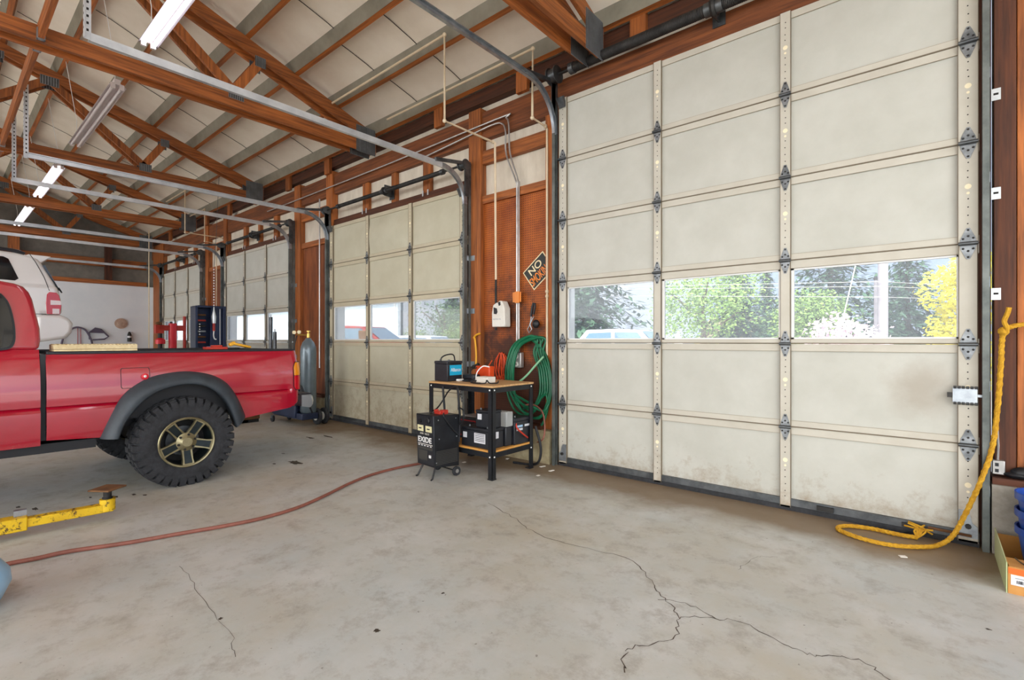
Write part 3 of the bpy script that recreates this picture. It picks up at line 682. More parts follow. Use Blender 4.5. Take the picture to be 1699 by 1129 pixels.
MBv = MB(); MBv.cyl((-3.7, 4.09, 1.36), (-3.7, 4.09, 1.925), .013, 'iron', 8)
one(MBv, 'air_pipe', 'black lower length of pipe behind the white jug', 'pipe', 'pipes and conduits')
pipe([(-4.9, 4.08, 3.6), (-4.02, 4.08, 3.66), (-3.75, 4.08, 3.675), (-3.62, 4.085, 3.66), (-3.56, 4.09, 3.57), (-3.555, 4.1, 3.3), (-3.43, 4.12, 2.98), (-3.42, 4.12, 2.8), (-3.42, 4.12, 1.12)], .0095, 'conduit', 'conduit', 'bright steel conduit bending down the pegboard to the outlet', 5)
pipe([(-9.5, 4.085, 3.68), (-6, 4.085, 3.69), (-3.7, 4.085, 3.725), (-3.55, 4.09, 3.70), (-3.51, 4.09, 3.6), (-3.5, 4.1, 3.3), (-3.40, 4.12, 2.98), (-3.39, 4.12, 2.8), (-3.39, 4.12, 1.12)], .0095, 'conduit', 'conduit', 'darker steel conduit beside the bright one, from the header beam', 5)
pipe([(-12.9, 3.36, 4.33), (-11.65, 3.36, 4.33), (-11.65, 3.36, 3.47), (-11.65, 4.06, 3.47), (-11.68, 4.09, 3.45)], .0115, 'cream_pipe', 'air_pipe', 'cream pipe dropping from a purlin near the third and fourth doors', 1, [(-11.65, 3.36, 4.33), (-11.65, 3.36, 3.47)])
pipe([(-13.0, 3.85, 4.12), (-12.06, 3.85, 4.12), (-12.06, 3.85, 3.42), (-12.06, 4.08, 3.40), (-12.08, 4.09, 3.38), (-12.08, 4.09, 1)], .0115, 'cream_pipe', 'air_pipe', 'cream pipe running down the wall between the third and fourth doors', 1, [(-12.06, 3.85, 4.12), (-12.06, 3.85, 3.42)])
pipe([(-7.58, 4.09, 3.56), (-7.58, 4.09, .8)], .011, 'conduit', 'air_pipe', 'straight upright pipe on the wall between the second and third doors', 1)
pipe([(-15.9, 3.75, 4.2), (-15.9, 3.75, 0)], .012, 'cream_pipe', 'air_pipe', 'thin upright pipe by the far corner post', 1)

# ================================================================== RED PICKUP
XS, XCN = -4.95, -5.72
tk = thing('pickup_truck', 'red pickup truck with black wheel arches, parked with its tail to the doors', 'truck', (XCN, 1.4, 0))
def xprof(z, y=1.0, crease=True):
    x = 0
    if z > .86: x -= .27 * (z - .86) ** 2 / .3
    if z < .70: x -= .35 * (.70 - z) ** 2
    if crease:
        k = 1 if y < 2.33 else max(0, 1 - (y - 2.33) / .045)
        if .752 < z <= .80: x += -.004 * k * (1 - (z - .752) / .048)
        if .71 < z <= .752: x += (-.03 + .036 * (.752 - z) / .042) * k
        if z <= .71: x += .006 * k
    return x
FO = spline([(.85, .47, 0), (.905, .62, 0), (.985, .79, 0), (1.09, .89, 0), (1.22, .95, 0), (1.423, .975, 0), (1.6, .945, 0), (1.72, .885, 0), (1.80, .80, 0), (1.87, .67, 0), (1.925, .53, 0)], 5)
FI = spline([(.955, .465, 0), (.995, .58, 0), (1.07, .695, 0), (1.15, .775, 0), (1.26, .835, 0), (1.43, .865, 0), (1.56, .84, 0), (1.66, .775, 0), (1.735, .68, 0), (1.785, .56, 0), (1.82, .44, 0)], 5)
def interp(P, y):
    for a, b_ in zip(P, P[1:]):
        if a.x <= y <= b_.x: return a.y + (b_.y - a.y) * (y - a.x) / max(1e-6, b_.x - a.x)
    return None
MID = [a * .55 + b_ * .45 for a, b_ in zip(FO, FI)]
def zbot(y):
    a = interp(MID, y)
    if a is not None: return a
    return .505 - .03 * (y - .54) / .4 if y < 1 else .50 + (y - 1.87) * .13 + max(0, y - 2.36) * .5
def side(y0, y1, ztop, zbf, mir, mb, m, tail=False, n=70):
    ZS = sorted(set([.44 + .012 * i for i in range(int((ztop - .44) / .012) + 1)] + [.7099, .71, .7519, .752, .7521, ztop]))
    YS = sorted(set([y0 + (y1 - y0) * i / n for i in range(n + 1)] + ([2.33, 2.34, 2.35, 2.36, 2.375, 2.42, 2.43, 2.44, 2.45, 2.457] if tail else [])))
    rows = []
    for y in YS:
        zb_ = zbf(y); row = []
        for z in ZS:
            zc = max(z, zb_); x = XS + xprof(zc, y)
            if tail and y > 2.40: rr = .06; q = min(1, (y - 2.40) / rr); x -= rr * (1 - math.sqrt(max(0, 1 - q * q)))
            if mir: x = 2 * XCN - x
            row.append((x, y, zc))
        rows.append(row)
    k = len(mb.v); nz = len(ZS); mi_ = mb.mi(m); mb.v += [p for r_ in rows for p in r_]
    for i in range(len(rows) - 1):
        for j in range(nz - 1):
            a, b_, c_, d = i * nz + j, i * nz + j + 1, (i + 1) * nz + j + 1, (i + 1) * nz + j
            if abs(rows[i][j][2] - rows[i][j + 1][2]) < 1e-5 and abs(rows[i + 1][j][2] - rows[i + 1][j + 1][2]) < 1e-5: continue
            f = [a, d, c_, b_] if not mir else [a, b_, c_, d]
            mb.f.append([k + q for q in f]); mb.m.append(mi_)
bed = MB(); side(.545, 2.46, 1.14, zbot, False, bed, 'red_paint', True); side(.545, 2.46, 1.14, zbot, True, bed, 'red_paint', True)
xa, xb = XS - .12, 2 * XCN - XS + .12
bed.box((xa, 2.405, .56), (xb, 2.459, 1.13), 'red_paint'); bed.box((xa, .546, .6), (xb, .58, 1.13), 'red_paint'); bed.box((xa, .55, .72), (xb, 2.4, .74), 'black')
for x0 in (xa, xb + .012): bed.box((x0 - .012, .56, .74), (x0, 2.4, 1.138), 'black')
bed.build('cargo_bed', tk, ang=50)
rc = MB()
for x0, x1 in ((XS - .15, XS - .066), (2 * XCN - XS + .066, 2 * XCN - XS + .15)): rc.box((x0, .55, 1.136), (x1, 2.41, 1.16), 'black_plastic')
rc.box((xb, 2.39, 1.132), (xa, 2.455, 1.155), 'black_plastic'); rc.build('bed_rail_cap', tk, .006)
for mir in (False, True):
    fm = MB(); rows = []
    for a, dx in ((0, .005), (.1, .03), (.3, .062), (.6, .082), (.88, .085), (1, .075), (1, .05)):
        row = []
        for p, q in zip(FO, FI):
            c_ = p * (1 - a) + q * a; x = XS + (xprof(c_.y, c_.x, False) if a == 0 else xprof(p.y, p.x, False) * (1 - a)) + dx
            row.append(((2 * XCN - x) if mir else x, c_.x, c_.y))
        rows.append(row)
    row = [((2 * XCN - (XS - .06)) if mir else XS - .06, q.x + (1.4 - q.x) * -.02, q.y + .015) for q in FI]; rows.append(row)
    fm.grid(rows if mir else [r_[::-1] for r_ in rows], 'flare_plastic')
    fm.build('wheel_arch_flare', tk, ang=60)
# wheel well, frame and underside
uw = MB(); uw.box((xa - .1, .62, .52), (xb + .1, 1.9, .7), 'black'); uw.box((-5.25, -2.6, .42), (-5.35, .9, .52), 'black'); uw.box((-6.1, -2.6, .42), (-6.2, .9, .52), 'black'); uw.box((-5.25, .9, .54), (-5.35, 2.45, .64), 'black'); uw.box((-6.1, .9, .54), (-6.2, 2.45, .64), 'black'); uw.cyl((-4.99, 1.415, .372), (-6.45, 1.415, .372), .045, 'iron', 10); uw.sphere((-5.72, 1.415, .37), .14, 'iron', 12)
uw.box((-5.2, .88, .6), (-5.02, 1.93, .95), 'black'); uw.box((-6.42, .88, .6), (-6.24, 1.93, .95), 'black')
uw.box((-5.03, -1.4, .40), (-5.2, .84, .47), 'black'); uw.box((XS - .05, .515, .5), (2 * XCN - XS + .05, .546, 1.14), 'black')
uw.build('chassis', tk)
# wheels
def wheel(cx, cy, sg, cz=.372, par=tk):
    ty = MB(); Rr = .366; wd = .132
    pr = [(.205, -wd + .012), (.235, -wd), (.29, -wd - .006), (.335, -wd + .004), (Rr - .012, -wd + .03), (Rr - .006, -.06), (Rr - .005, 0), (Rr - .006, .06), (Rr - .012, wd - .03), (.335, wd - .004), (.29, wd + .006), (.235, wd), (.205, wd - .012)]
    ty.lathe(pr, (cx, cy, cz), (1, 0, 0), 'rubber', 60, cap=False)
    nb = 34
    for k in range(nb):
        for row, (h0, h1, sh, r0) in enumerate(((.064, wd - .008, 0, .352), (-.06, -.004, .4, .356), (.004, .06, .8, .356), (-wd + .008, -.064, .5, .352))):
            a = 2 * math.pi * (k + sh) / nb; d = Vector((0, math.cos(a), math.sin(a))); tn = Vector((0, -math.sin(a), math.cos(a)))
            ty.obox(Vector((cx + (h0 + h1) / 2, cy, cz)) + d * (r0 + .012), ((1, 0, 0), tn, d), ((h1 - h0) / 2, .024 if row in (0, 3) else .021, .014), 'rubber')
        a = 2 * math.pi * k / nb; d = Vector((0, math.cos(a), math.sin(a))); tn = Vector((0, -math.sin(a), math.cos(a)))
        for s2 in (1, -1): ty.obox(Vector((cx + s2 * (wd - .003), cy, cz)) + d * (.328 if k % 2 else .335), ((1, 0, 0), tn, d), (.010, .023, .036 if k % 2 else .026), 'rubber')
    ty.build('tyre', par)
    rm = MB(); f = sg
    o_ = (cx, cy, cz); A = (f, 0, 0)
    rm.lathe([(.203, wd - .01), (.214, wd + .004), (.208, wd + .010), (.198, wd + .006), (.193, wd - .01)], o_, A, 'bronze', 44, cap=False)
    rm.lathe([(.195, wd - .008), (.186, .03), (.18, -.09)], o_, A, 'rim_dark', 44, cap=False)
    rm.lathe([(.18, -.05), (.15, -.045), (.02, -.045)], o_, A, 'iron', 32); rm.lathe([(.13, .0), (.125, .006), (.09, .006)], o_, A, 'galv_dark', 32)
    w_ = rm.build('wheel_rim', par)
    for k in range(5):
        a = 2 * math.pi * k / 5 - math.pi / 2 + .06; d = Vector((0, math.cos(a) * 1, math.sin(a))); tn = Vector((0, -math.sin(a), math.cos(a))); b0 = Vector(o_)
        def pt(r_, t_, h): return b0 + d * r_ + tn * t_ + Vector((f * h, 0, 0))
        sp_ = MB()
        sp_.prism([pt(.07, -.026, wd - .03), pt(.2, -.036, wd - .012), pt(.2, .036, wd - .012), pt(.07, .026, wd - .03)], (-f * .03, 0, 0), 'rim_dark')
        for s2 in (-1, 1): sp_.prism([pt(.06, s2 * .024, wd - .022), pt(.198, s2 * .030, wd + .001), pt(.203, s2 * .046, wd + .001), pt(.15, s2 * .037, wd - .006), pt(.06, s2 * .04, wd - .022)], (-f * .034, 0, 0), 'bronze')
        sp_.prism([pt(.186, -.034, wd - .0005), pt(.186, .034, wd - .0005), pt(.204, .044, wd + .001), pt(.204, -.044, wd + .001)], (-f * .034, 0, 0), 'bronze')
        sp_.build('spoke', w_)
    hb = MB(); hb.lathe([(.078, wd - .05), (.078, wd - .02), (.06, wd - .012), (.045, wd + .002), (.038, wd + .008), (.0, wd + .008)], o_, A, 'bronze', 24, cap=False)
    for k in range(6):
        a = 2 * math.pi * k / 6 + .3; hb.lathe([(.010, wd - .022), (.010, wd - .004), (.007, wd)], Vector(o_) + Vector((0, math.cos(a), math.sin(a))) * .063, A, 'iron', 6)
    hb.build('hub_cap', w_)
wheel(-4.98, 1.415, 1); wheel(-6.46, 1.415, -1); wheel(-4.98, -1.75, 1); wheel(-6.46, -1.75, -1)
# cab
cb = MB()
side(-1.25, .513, 1.175, lambda y: .47, False, cb, 'red_paint'); side(-1.25, .513, 1.175, lambda y: .47, True, cb, 'red_paint')
cb.box((XS - .16, .42, .5), (2 * XCN - XS + .16, .512, 1.17), 'red_paint'); cb.build('cab_side', tk, ang=50)
def green(P, mb, xs, xc, z0, k, m):
    a = [Vector((xs - (z - z0) * k - .9 * max(0, z - z0 - .35) ** 2 - .04 * 0, y, z)) for y, z in P]; b_ = [Vector((2 * xc - p.x, p.y, p.z)) for p in a]; n = len(P)
    mb.add(a + b_, [tuple(range(n)), tuple(range(2 * n - 1, n - 1, -1))] + [(i, i + n, (i + 1) % n + n, (i + 1) % n) for i in range(n)], m)
rf = MB(); CP = [(.513, 1.172), (.524, 1.25), (.522, 1.33), (.512, 1.40), (.499, 1.47), (.486, 1.55), (.468, 1.605), (.44, 1.645), (.39, 1.668), (.32, 1.68), (-.2, 1.70), (-.75, 1.685), (-1.0, 1.63), (-1.5, 1.172)]
green(CP[::-1], rf, XS - .075, XCN, 1.172, .2, 'red_paint'); rf.build('cab_roof', tk, .03, 4, ang=60)
nb_ = MB(); P = [(-1.25, 1.17), (-1.5, 1.18), (-2.5, 1.1), (-2.68, 1.0), (-2.72, .6), (-2.25, .5)] + [(-1.75 + .45 * math.cos(a), .42 + .45 * math.sin(a)) for a in [R(15 + 15 * i) for i in range(11)]] + [(-1.25, .47)]
nb_.prism([(XS - .03, y, z) for y, z in P], (2 * (XCN - XS) + .06, 0, 0), 'red_paint'); nb_.build('front_body', tk, .04, 3)
def panel(P, fx, m, th=.004):
    mb = MB(); mb.prism([(fx(z), y, z) for y, z in P], (th, 0, 0), m); return mb
fx = lambda z: XS - .075 - (z - 1.172) * .2 - .9 * max(0, z - 1.172 - .35) ** 2 + .0015
qw = spline([(-.02, 1.19, 0), (.2, 1.185, 0), (.33, 1.19, 0), (.372, 1.23, 0), (.378, 1.33, 0), (.362, 1.46, 0), (.335, 1.54, 0), (.28, 1.585, 0), (.1, 1.6, 0), (-.02, 1.6, 0)], 4, True)
qr = [(.17 + (p.x - .17) * 1.06, 1.39 + (p.y - 1.39) * 1.07) for p in qw]
panel(qr, fx, 'black', .003).build('window_seal', tk, ang=80); panel([(p.x, p.y) for p in qw], lambda z: fx(z) + .003, 'glass_dark', .003).build('side_window', tk, ang=80)
panel([(-.1, 1.2), (-.1, 1.6), (-.72, 1.6), (-1.15, 1.2)], fx, 'glass_dark', .004).build('side_window', tk)
# fuel door, lamps, bumper
fd = [(.992, .862), (.985, .88), (.985, 1.0), (.995, 1.014), (1.155, 1.014), (1.17, 1.0), (1.172, .935), (1.145, .895), (1.09, .862)]
fx2 = lambda z: XS + xprof(z) + .001
def lid(g, off, m, nm, par):
    mb = MB(); rows = []
    for i in range(17):
        z = .858 - g + (1.016 - .858 + 2 * g) * i / 16; e_ = max(0, abs(z - .937) - .062 - g) / .02; yl = .985 - g + .012 * min(1, e_) ** 2
        yr = (1.172 if z > .94 else 1.172 - (.94 - z) * 1.0) + g - (.012 * min(1, e_) ** 2 if z > .94 else 0)
        rows.append([(XS + xprof(z) + off, yl + (yr - yl) * j / 10, z) for j in range(11)])
    mb.grid(rows, m); k = len(mb.v); mb.grid([[(p[0] - off * .9, p[1], p[2]) for p in r_] for r_ in rows], m); return mb.build(nm, par, ang=60)
lid(.004, .0012, 'black', 'fuel_door_gap', tk); f_ = lid(0, .0026, 'red_paint', 'fuel_door', tk)
MB().lathe([(.024, 0), (.026, .003), (.02, .006), (.0, .006)], (XS + .004, 1.14, .945), (1, 0, 0), 'red_bright', 16, cap=False).build('fuel_knob', f_); MB().sphere((XS + .009, 1.14, .947), .012, 'clear_lens', 10, (.5, 1, 1)).build('fuel_lock', f_)
def tail(z0, z1, m, nm, mir=False, g=0, y0=2.392):
    mb = MB(); rows = []
    for i in range(17):
        q = i / 16; row = []; z = z0 + (z1 - z0) * q
        # the outline narrows to a rounded point at the top and bottom of the whole lamp
        e_ = max(0, (z - .955) / .07) if z > .955 else max(0, (.785 - z) / .05); yy0 = y0 + .028 * min(1, e_) ** 2
        for j in range(11):
            u = j / 10; y = yy0 + (2.478 - yy0) * u; k = max(0, (y - 2.40) / .078)
            x = XS + xprof(z, 2.3, False) + .009 - g - .062 * (1 - math.sqrt(max(0, 1 - k * k)))
            row.append(((2 * XCN - x) if mir else x, y, z))
        rows.append(row)
    mb.grid(rows if not mir else [r_[::-1] for r_ in rows], m)
    mb.box((XS - .16 if not mir else 2 * XCN - XS + .06, 2.455, z0), (XS - .06 if not mir else 2 * XCN - XS + .16, 2.478, z1), m); return mb.build(nm, tk, ang=60)
for mir in (False, True):
    tail(.735, 1.027, 'black', 'lamp_surround', mir, .004, 2.385); tail(.742, .885, 'tail_red', 'tail_lamp', mir); tail(.889, 1.02, 'amber', 'turn_signal', mir)
bu = MB(); rows = []
for s_ in range(25):
    u = s_ / 24; x = XS - .05 - (1.44) * u; e_ = min(u, 1 - u); y = 2.66 - .05 * max(0, 1 - e_ / .06) ** 2
    rows.append([(x, 2.5, .555), (x, y - .02, .535), (x, y, .56), (x, y + .005, .6), (x, y - .005, .65), (x, y - .03, .668), (x, 2.5, .672)])
bu.grid(rows, 'chrome'); bu.add(rows[0], [tuple(range(7))], 'chrome'); bu.add(rows[-1], [tuple(range(7))[::-1]], 'chrome'); bu.build('rear_bumper', tk, ang=50)
MB().box((XS - .1, 2.5, .672), (XS - 1.35, 2.63, .682), 'black_plastic').build('bumper_step', tk)
cp = MB(); 
cp.box((-5.22, .59, 1.161), (-5.0, 1.10, 1.174), 'cream_pad'); cp.box((-5.22, .59, 1.177), (-5.0, 1.10, 1.211), 'cream_pad'); cp.box((-5.215, .595, 1.17), (-5.005, 1.095, 1.18), 'rust')
for k in range(22): cp.prism([(-5.22, .59 + k * .0232, 1.21), (-5.22, .59 + k * .0232 + .023, 1.21), (-5.22, .59 + k * .0232 + .0115, 1.217)], (.22, 0, 0), 'cream_pad')
pd = thing('air_filter', 'long cream pleated filter pad lying on the pickup bed rail', 'filter pad', (-5.11, .85, 1.161)); cp.build('filter_pad', pd)
# tools in the bed
MB_ = MB(); MB_.box((-5.13, 1.62, 1.161), (-5.03, 1.80, 1.185), 'red_dull'); MB_.box((-5.12, 1.68, 1.185), (-5.04, 1.76, 1.2), 'red_dull'); one(MB_, 'trolley_jack', 'small flat red tool lying on the pickup bed rail', 'tool', bevel=.005)
fn = MB(); fn.beam((-5.08, 1.86, 1.215), (-5.08, 2.02, 1.178), .06, .022, 'yellow'); fn.beam((-5.08, 1.83, 1.2), (-5.08, 1.88, 1.225), .05, .03, 'yellow'); one(fn, 'hand_brush', 'yellow-handled brush leaning beside the red tool on the bed rail', 'brush', bevel=.008)

# ================================================================== WHITE VEHICLE ON THE LIFT
SX, SC = -9.1, -10.02
sv = thing('white_vehicle', 'white utility vehicle raised on a lift behind the red pickup', 'car', (SC, -.7, 1.12))
lowp = [(.98, 1.6), (1.165, 1.6), (1.158, 1.74), (1.135, 1.9), (1.11, 2.0), (-1.7, 2.0), (-2.6, 1.85), (-2.75, 1.6), (-2.75, 1.3), (-2.3, 1.2), (.95, 1.2)]
mb = MB(); mb.prism([(SX, y, z) for y, z in lowp], (2 * (SC - SX), 0, 0), 'white_paint'); mb.build('body', sv, .05, 4)
gp = [(1.11, 1.97), (.985, 2.25), (.93, 2.34), (.86, 2.385), (.7, 2.412), (.2, 2.44), (-.8, 2.42), (-1.6, 1.97)]
mb = MB(); green(gp, mb, SX - .005, SC, 1.97, .18, 'white_paint'); mb.f[-1:]; mb.build('roof', sv, .04, 4)
mb = MB(); mb.prism([(SX + .02, y, z) for y, z in spl] if False else [(SX + .015, y, z) for y, z in ((.9, 1.22), (1.2, 1.27), (1.262, 1.36), (1.272, 1.48), (1.23, 1.56), (1.13, 1.598), (.9, 1.59))], (2 * (SC - SX) - .03, 0, 0), 'white_paint'); mb.build('rear_bumper', sv, .045, 4)
sfx = lambda z: SX - .005 - max(0, z - 1.97) * .18 - .9 * max(0, z - 1.97 - .35) ** 2 + .002
panel([(.3, 2.06), (.3, 2.35), (.60, 2.34), (.645, 2.315), (.735, 2.06), (.70, 2.03), (.32, 2.045)], sfx, 'glass_dark', .004).build('side_window', sv, .01)
panel([(.2, 2.05), (.2, 2.35), (-.5, 2.36), (-.6, 2.05)], sfx, 'glass_dark', .004).build('side_window', sv)
mb = MB(); mb.prism([(SX - .1, y, z) for y, z in ((.8, 2.385), (.84, 2.405), (1.06, 2.40), (1.04, 2.375), (.96, 2.30), (.93, 2.31))], (2 * (SC - SX) + .2, 0, 0), 'white_paint'); mb.build('rear_spoiler', sv, .012, 3)
mb = MB(); mb.tube(spline([(SX - .12, .8, 2.40), (SX - .12, .7, 2.435), (SX - .12, .4, 2.45), (SX - .12, -.6, 2.46)], 5), .024, 'black_plastic', 8); mb.build('roof_rail', sv)
mb = MB(); mb.prism([(SX - .04, 1.115, 1.985), (SX - .04, 1.14, 1.94), (SX - .04, .99, 2.27), (SX - .04, .965, 2.26)], (-1.7, 0, 0), 'glass_dark'); mb.build('rear_window', sv)
mb = MB(); mb.tube([(SX - .03, 1.125, 1.97), (SX - .05, 1.155, 1.92), (SX - .1, 1.165, 1.915)], .01, 'black', 6); mb.build('wiper', sv)
def lens(P, m, nm): panel(P, lambda z: SX - .004, m, .008).build(nm, sv, .004)
TLp = [(1.005, 1.606), (1.14, 1.606), (1.15, 1.73), (1.128, 1.86), (1.1, 1.9), (1.03, 1.905), (1.005, 1.87), (.995, 1.75)]
lens(TLp, 'tail_red', 'tail_lamp'); panel([(1.04, 1.73), (1.153, 1.735), (1.147, 1.79), (1.04, 1.795)], lambda z: SX + .004, 'clear_lens', .003).build('reverse_lens', sv); panel([(1.06, 1.61), (1.13, 1.61), (1.13, 1.68), (1.06, 1.68)], lambda z: SX + .004, 'clear_lens', .003).build('reverse_lens', sv)
mb = MB(); mb.tube([(SX + .001, .835, 2.40), (SX - .055, .9, 2.30), (SX - .02, .98, 2.10), (SX + .001, 1.03, 1.92)], .004, 'iron', 5); mb.tube([(SX + .002, .6, 1.602), (SX + .002, 1.0, 1.602)], .004, 'iron', 5); mb.build('panel_gap', sv)
lf = MB()
for x0 in (-9.35, -10.8): lf.box((x0, -2.2, 1.08), (x0 + .3, .6, 1.195), 'navy')
for y0 in (-1.6, -.2): lf.box((-9.2, y0, 0), (-9.05 - .15, y0 + .15, 1.08), 'navy'); lf.box((-9.35, y0, 0), (-9.2, y0 + .2, 1.08), 'navy'); lf.box((-10.7, y0, 0), (-10.55, y0 + .2, 1.08), 'navy')
one(lf, 'vehicle_lift', 'blue lift stand under the raised white vehicle', 'lift')

# ================================================================== WORKBENCH AND WHAT IS ON IT
BX0, BX1, BY0, BY1 = -3.79, -2.94, 3.2, 3.79
wb = thing('workbench', 'small black-framed workbench with a plywood top and lower shelf', 'workbench', ((BX0 + BX1) / 2, (BY0 + BY1) / 2, 0))
MB().box((BX0 - .005, BY0 - .005, .822), (BX1 + .005, BY1 + .005, .84), 'ply').build('bench_top', wb, .003)
MB().box((BX0 + .005, BY0 + .005, .242), (BX1 - .005, BY1 - .005, .26), 'ply_edge').build('lower_shelf', wb, .003)
for x in (BX0, BX1):
    for y in (BY0, BY1):
        sx = 1 if x == BX0 else -1; sy = 1 if y == BY0 else -1; mb = MB()
        mb.box((x, y, 0), (x + sx * .05, y + sy * .004, .822), 'blackframe'); mb.box((x, y, 0), (x + sx * .004, y + sy * .05, .822), 'blackframe'); mb.box((x - sx * .002, y - sy * .002, 0), (x + sx * .055, y + sy * .055, .012), 'black')
        l_ = mb.build('leg', wb)
        bm_ = MB()
        for z in (.80, .205):
            bm_.lathe([(.008, 0), (.006, .004)], (x + sx * .03, y, z), (0, -sy, 0), 'white', 8); bm_.lathe([(.008, 0), (.006, .004)], (x, y + sy * .03, z), (-sx, 0, 0), 'white', 8)
        bm_.build('bolt', l_)
for z in (.775, .195):
    for y in (BY0 + .004, BY1 - .008): MB().box((BX0 + .02, y, z), (BX1 - .02, y + .004, z + .045), 'blackframe').build('rail', wb)
    for x in (BX0 + .004, BX1 - .008): MB().box((x, BY0 + .02, z), (x + .004, BY1 - .02, z + .045), 'blackframe').build('rail', wb)
def battery(x0, y0, z0, lx, ly, h, label, body='black_plastic', rz=0, group='car batteries on the workbench'):
    o = thing('car_battery', label, 'battery', (x0 + lx / 2, y0 + ly / 2, z0), group)
    mb = MB(); mb.box((x0, y0, z0), (x0 + lx, y0 + ly, z0 + h * .86), body); mb.build('case', o, .006)
    mb = MB(); mb.box((x0 - .003, y0 - .003, z0 + h * .86), (x0 + lx + .003, y0 + ly + .003, z0 + h), body); mb.build('lid', o, .006)
    mb = MB()
    for px in (.18, .82): mb.lathe([(.011, 0), (.009, .016)], (x0 + lx * px, y0 + ly * .25, z0 + h), (0, 0, 1), 'galv_dark', 10)
    mb.build('terminal', o)
    return o
b1 = battery(-3.79 + .01, 3.26, .84, .19, .2, .2, 'black battery with a teal label and arched handle, standing on the bench top')
MB().box((-3.589, 3.29, .90), (-3.5865, 3.45, 1.0), 'teal').build('teal_label', b1)
text('lettering', 'Alliance', b1, (-3.586, 3.37, .952), (R(90), 0, R(90)), .05, 'white', .0005, sx=.85)
mb = MB(); mb.tube(spline([(-3.70, 3.275, 1.035), (-3.70, 3.28, 1.07), (-3.69, 3.32, 1.095), (-3.68, 3.39, 1.105), (-3.68, 3.43, 1.09), (-3.68, 3.445, 1.035)], 5), .007, 'black', 7); mb.build('handle', b1)
# red-black charger, small things on the bench
def simple(name, label, cat, fn_, group=None, bevel=.004):
    mb = MB(); fn_(mb); return one(mb, name, label, cat, group, bevel=bevel)
ad = thing('battery_tender', 'small dark battery tender lying beside the teal-labelled battery', 'charger', (-3.5, 3.52, .84))
MB().box((-3.60, 3.47, .857), (-3.43, 3.56, .905), 'black_plastic').build('case', ad, .012); mb = MB(); mb.box((-3.60, 3.46, .84), (-3.42, 3.57, .857), 'black'); mb.build('foot', ad); mb = MB(); mb.tube(spline([(-3.5, 3.46, .85), (-3.52, 3.40, .847), (-3.44, 3.37, .847), (-3.38, 3.40, .847), (-3.42, 3.44, .85), (-3.36, 3.48, .847)], 6), .006, 'black', 6); mb.build('cable', ad)
cl = thing('clamp_lead', 'white and black clamp beside the dark tender on the bench', 'clamp', (-3.56, 3.38, .84)); mb = MB(); mb.box((-3.575, 3.36, .84), (-3.535, 3.43, .862), 'white'); mb.build('jaw', cl, .006); mb = MB(); mb.tube(spline([(-3.56, 3.43, .85), (-3.58, 3.5, .848), (-3.6, 3.6, .848)], 4), .005, 'black', 6); mb.build('lead', cl)
ps = thing('power_inverter', 'white box with black cables near the front of the bench top', 'power box', (-3.22, 3.42, .84)); mb = MB(); mb.box((-3.31, 3.37, .841), (-3.16, 3.49, .898), 'offwhite'); mb.build('case', ps, .006)
mb = MB()
for P in ([(-3.30, 3.36, .86), (-3.33, 3.33, .89), (-3.36, 3.36, .96), (-3.34, 3.42, .98)], [(-3.30, 3.37, .86), (-3.31, 3.30, .85), (-3.2, 3.27, .846), (-3.12, 3.30, .85), (-3.15, 3.35, .87)], [(-3.15, 3.36, .87), (-3.09, 3.33, .85), (-3.06, 3.4, .847), (-3.1, 3.46, .86)], [(-3.28, 3.34, .85), (-3.24, 3.28, .847), (-3.18, 3.30, .847)]): mb.tube(spline(P, 6), .006, 'black', 6)
mb.tube(spline([(-3.36, 3.42, .85), (-3.38, 3.46, .93), (-3.34, 3.5, .99), (-3.28, 3.53, .985)], 6), .006, 'white', 6); mb.build('cable', ps)
simple('orange_case', 'bright orange-red plastic case at the back of the bench top', 'case', lambda q: (q.box((-3.62, 3.68, .84), (-3.42, 3.76, .98), 'orange')), bevel=.01)
# lower shelf
ch = thing('red_charger', 'black box with a red outlined panel at the back left of the lower shelf', 'charger', (-3.52, 3.57, .26)); MB().box((-3.66, 3.46, .26), (-3.385, 3.69, .475), 'black_plastic').build('case', ch, .01); mb = MB()
for bx_ in (((-3.64, 3.4585, .29), (-3.40, 3.46, .30)), ((-3.64, 3.4585, .44), (-3.40, 3.46, .45)), ((-3.64, 3.4585, .30), (-3.63, 3.46, .44)), ((-3.41, 3.4585, .30), (-3.40, 3.46, .44)), ((-3.385, 3.48, .44), (-3.3835, 3.67, .45))): mb.box(*bx_, 'dark_red_line')
mb.build('red_outline', ch); MB().box((-3.60, 3.50, .475), (-3.44, 3.65, .49), 'conduit').build('lid_plate', ch)
b2 = battery(-3.36, 3.23, .26, .36, .19, .18, 'long black battery with white printed labels, at the front of the lower shelf')
b4 = battery(-3.22, 3.53, .26, .26, .24, .25, 'tall black battery with a blue label at the back corner of the lower shelf')
b6 = battery(-3.21, 3.27, .442, .19, .14, .16, 'smaller black battery with one white sticker, stacked on the long battery')
for o, (x, y, z), sy, sz in ((b2, (-3.31, 3.2285, .365), .026, .026), (b2, (-3.12, 3.2285, .35), .07, .045), (b6, (-3.16, 3.2685, .54), .026, .026)): MB().box((x - sy, y - .0012, z - sz), (x + sy, y, z + sz), 'label').build('sticker', o)
MB().box((-2.9985, 3.29, .35), (-2.997, 3.35, .41), 'label').build('sticker', b2)
for k, (y_, z_, m_) in enumerate(((3.56, .44, 'sky_blue'), (3.56, .41, 'label'), (3.68, .44, 'label'))): MB().box((-2.9585, y_, z_ - .02), (-2.957, y_ + .09, z_), m_).build('sticker', b4)
for z in (.325, .34, .355, .37, .385): MB().box((-3.18, 3.2272, z - .003), (-3.06, 3.2275, z + .002), 'black').build('print_line', b2)
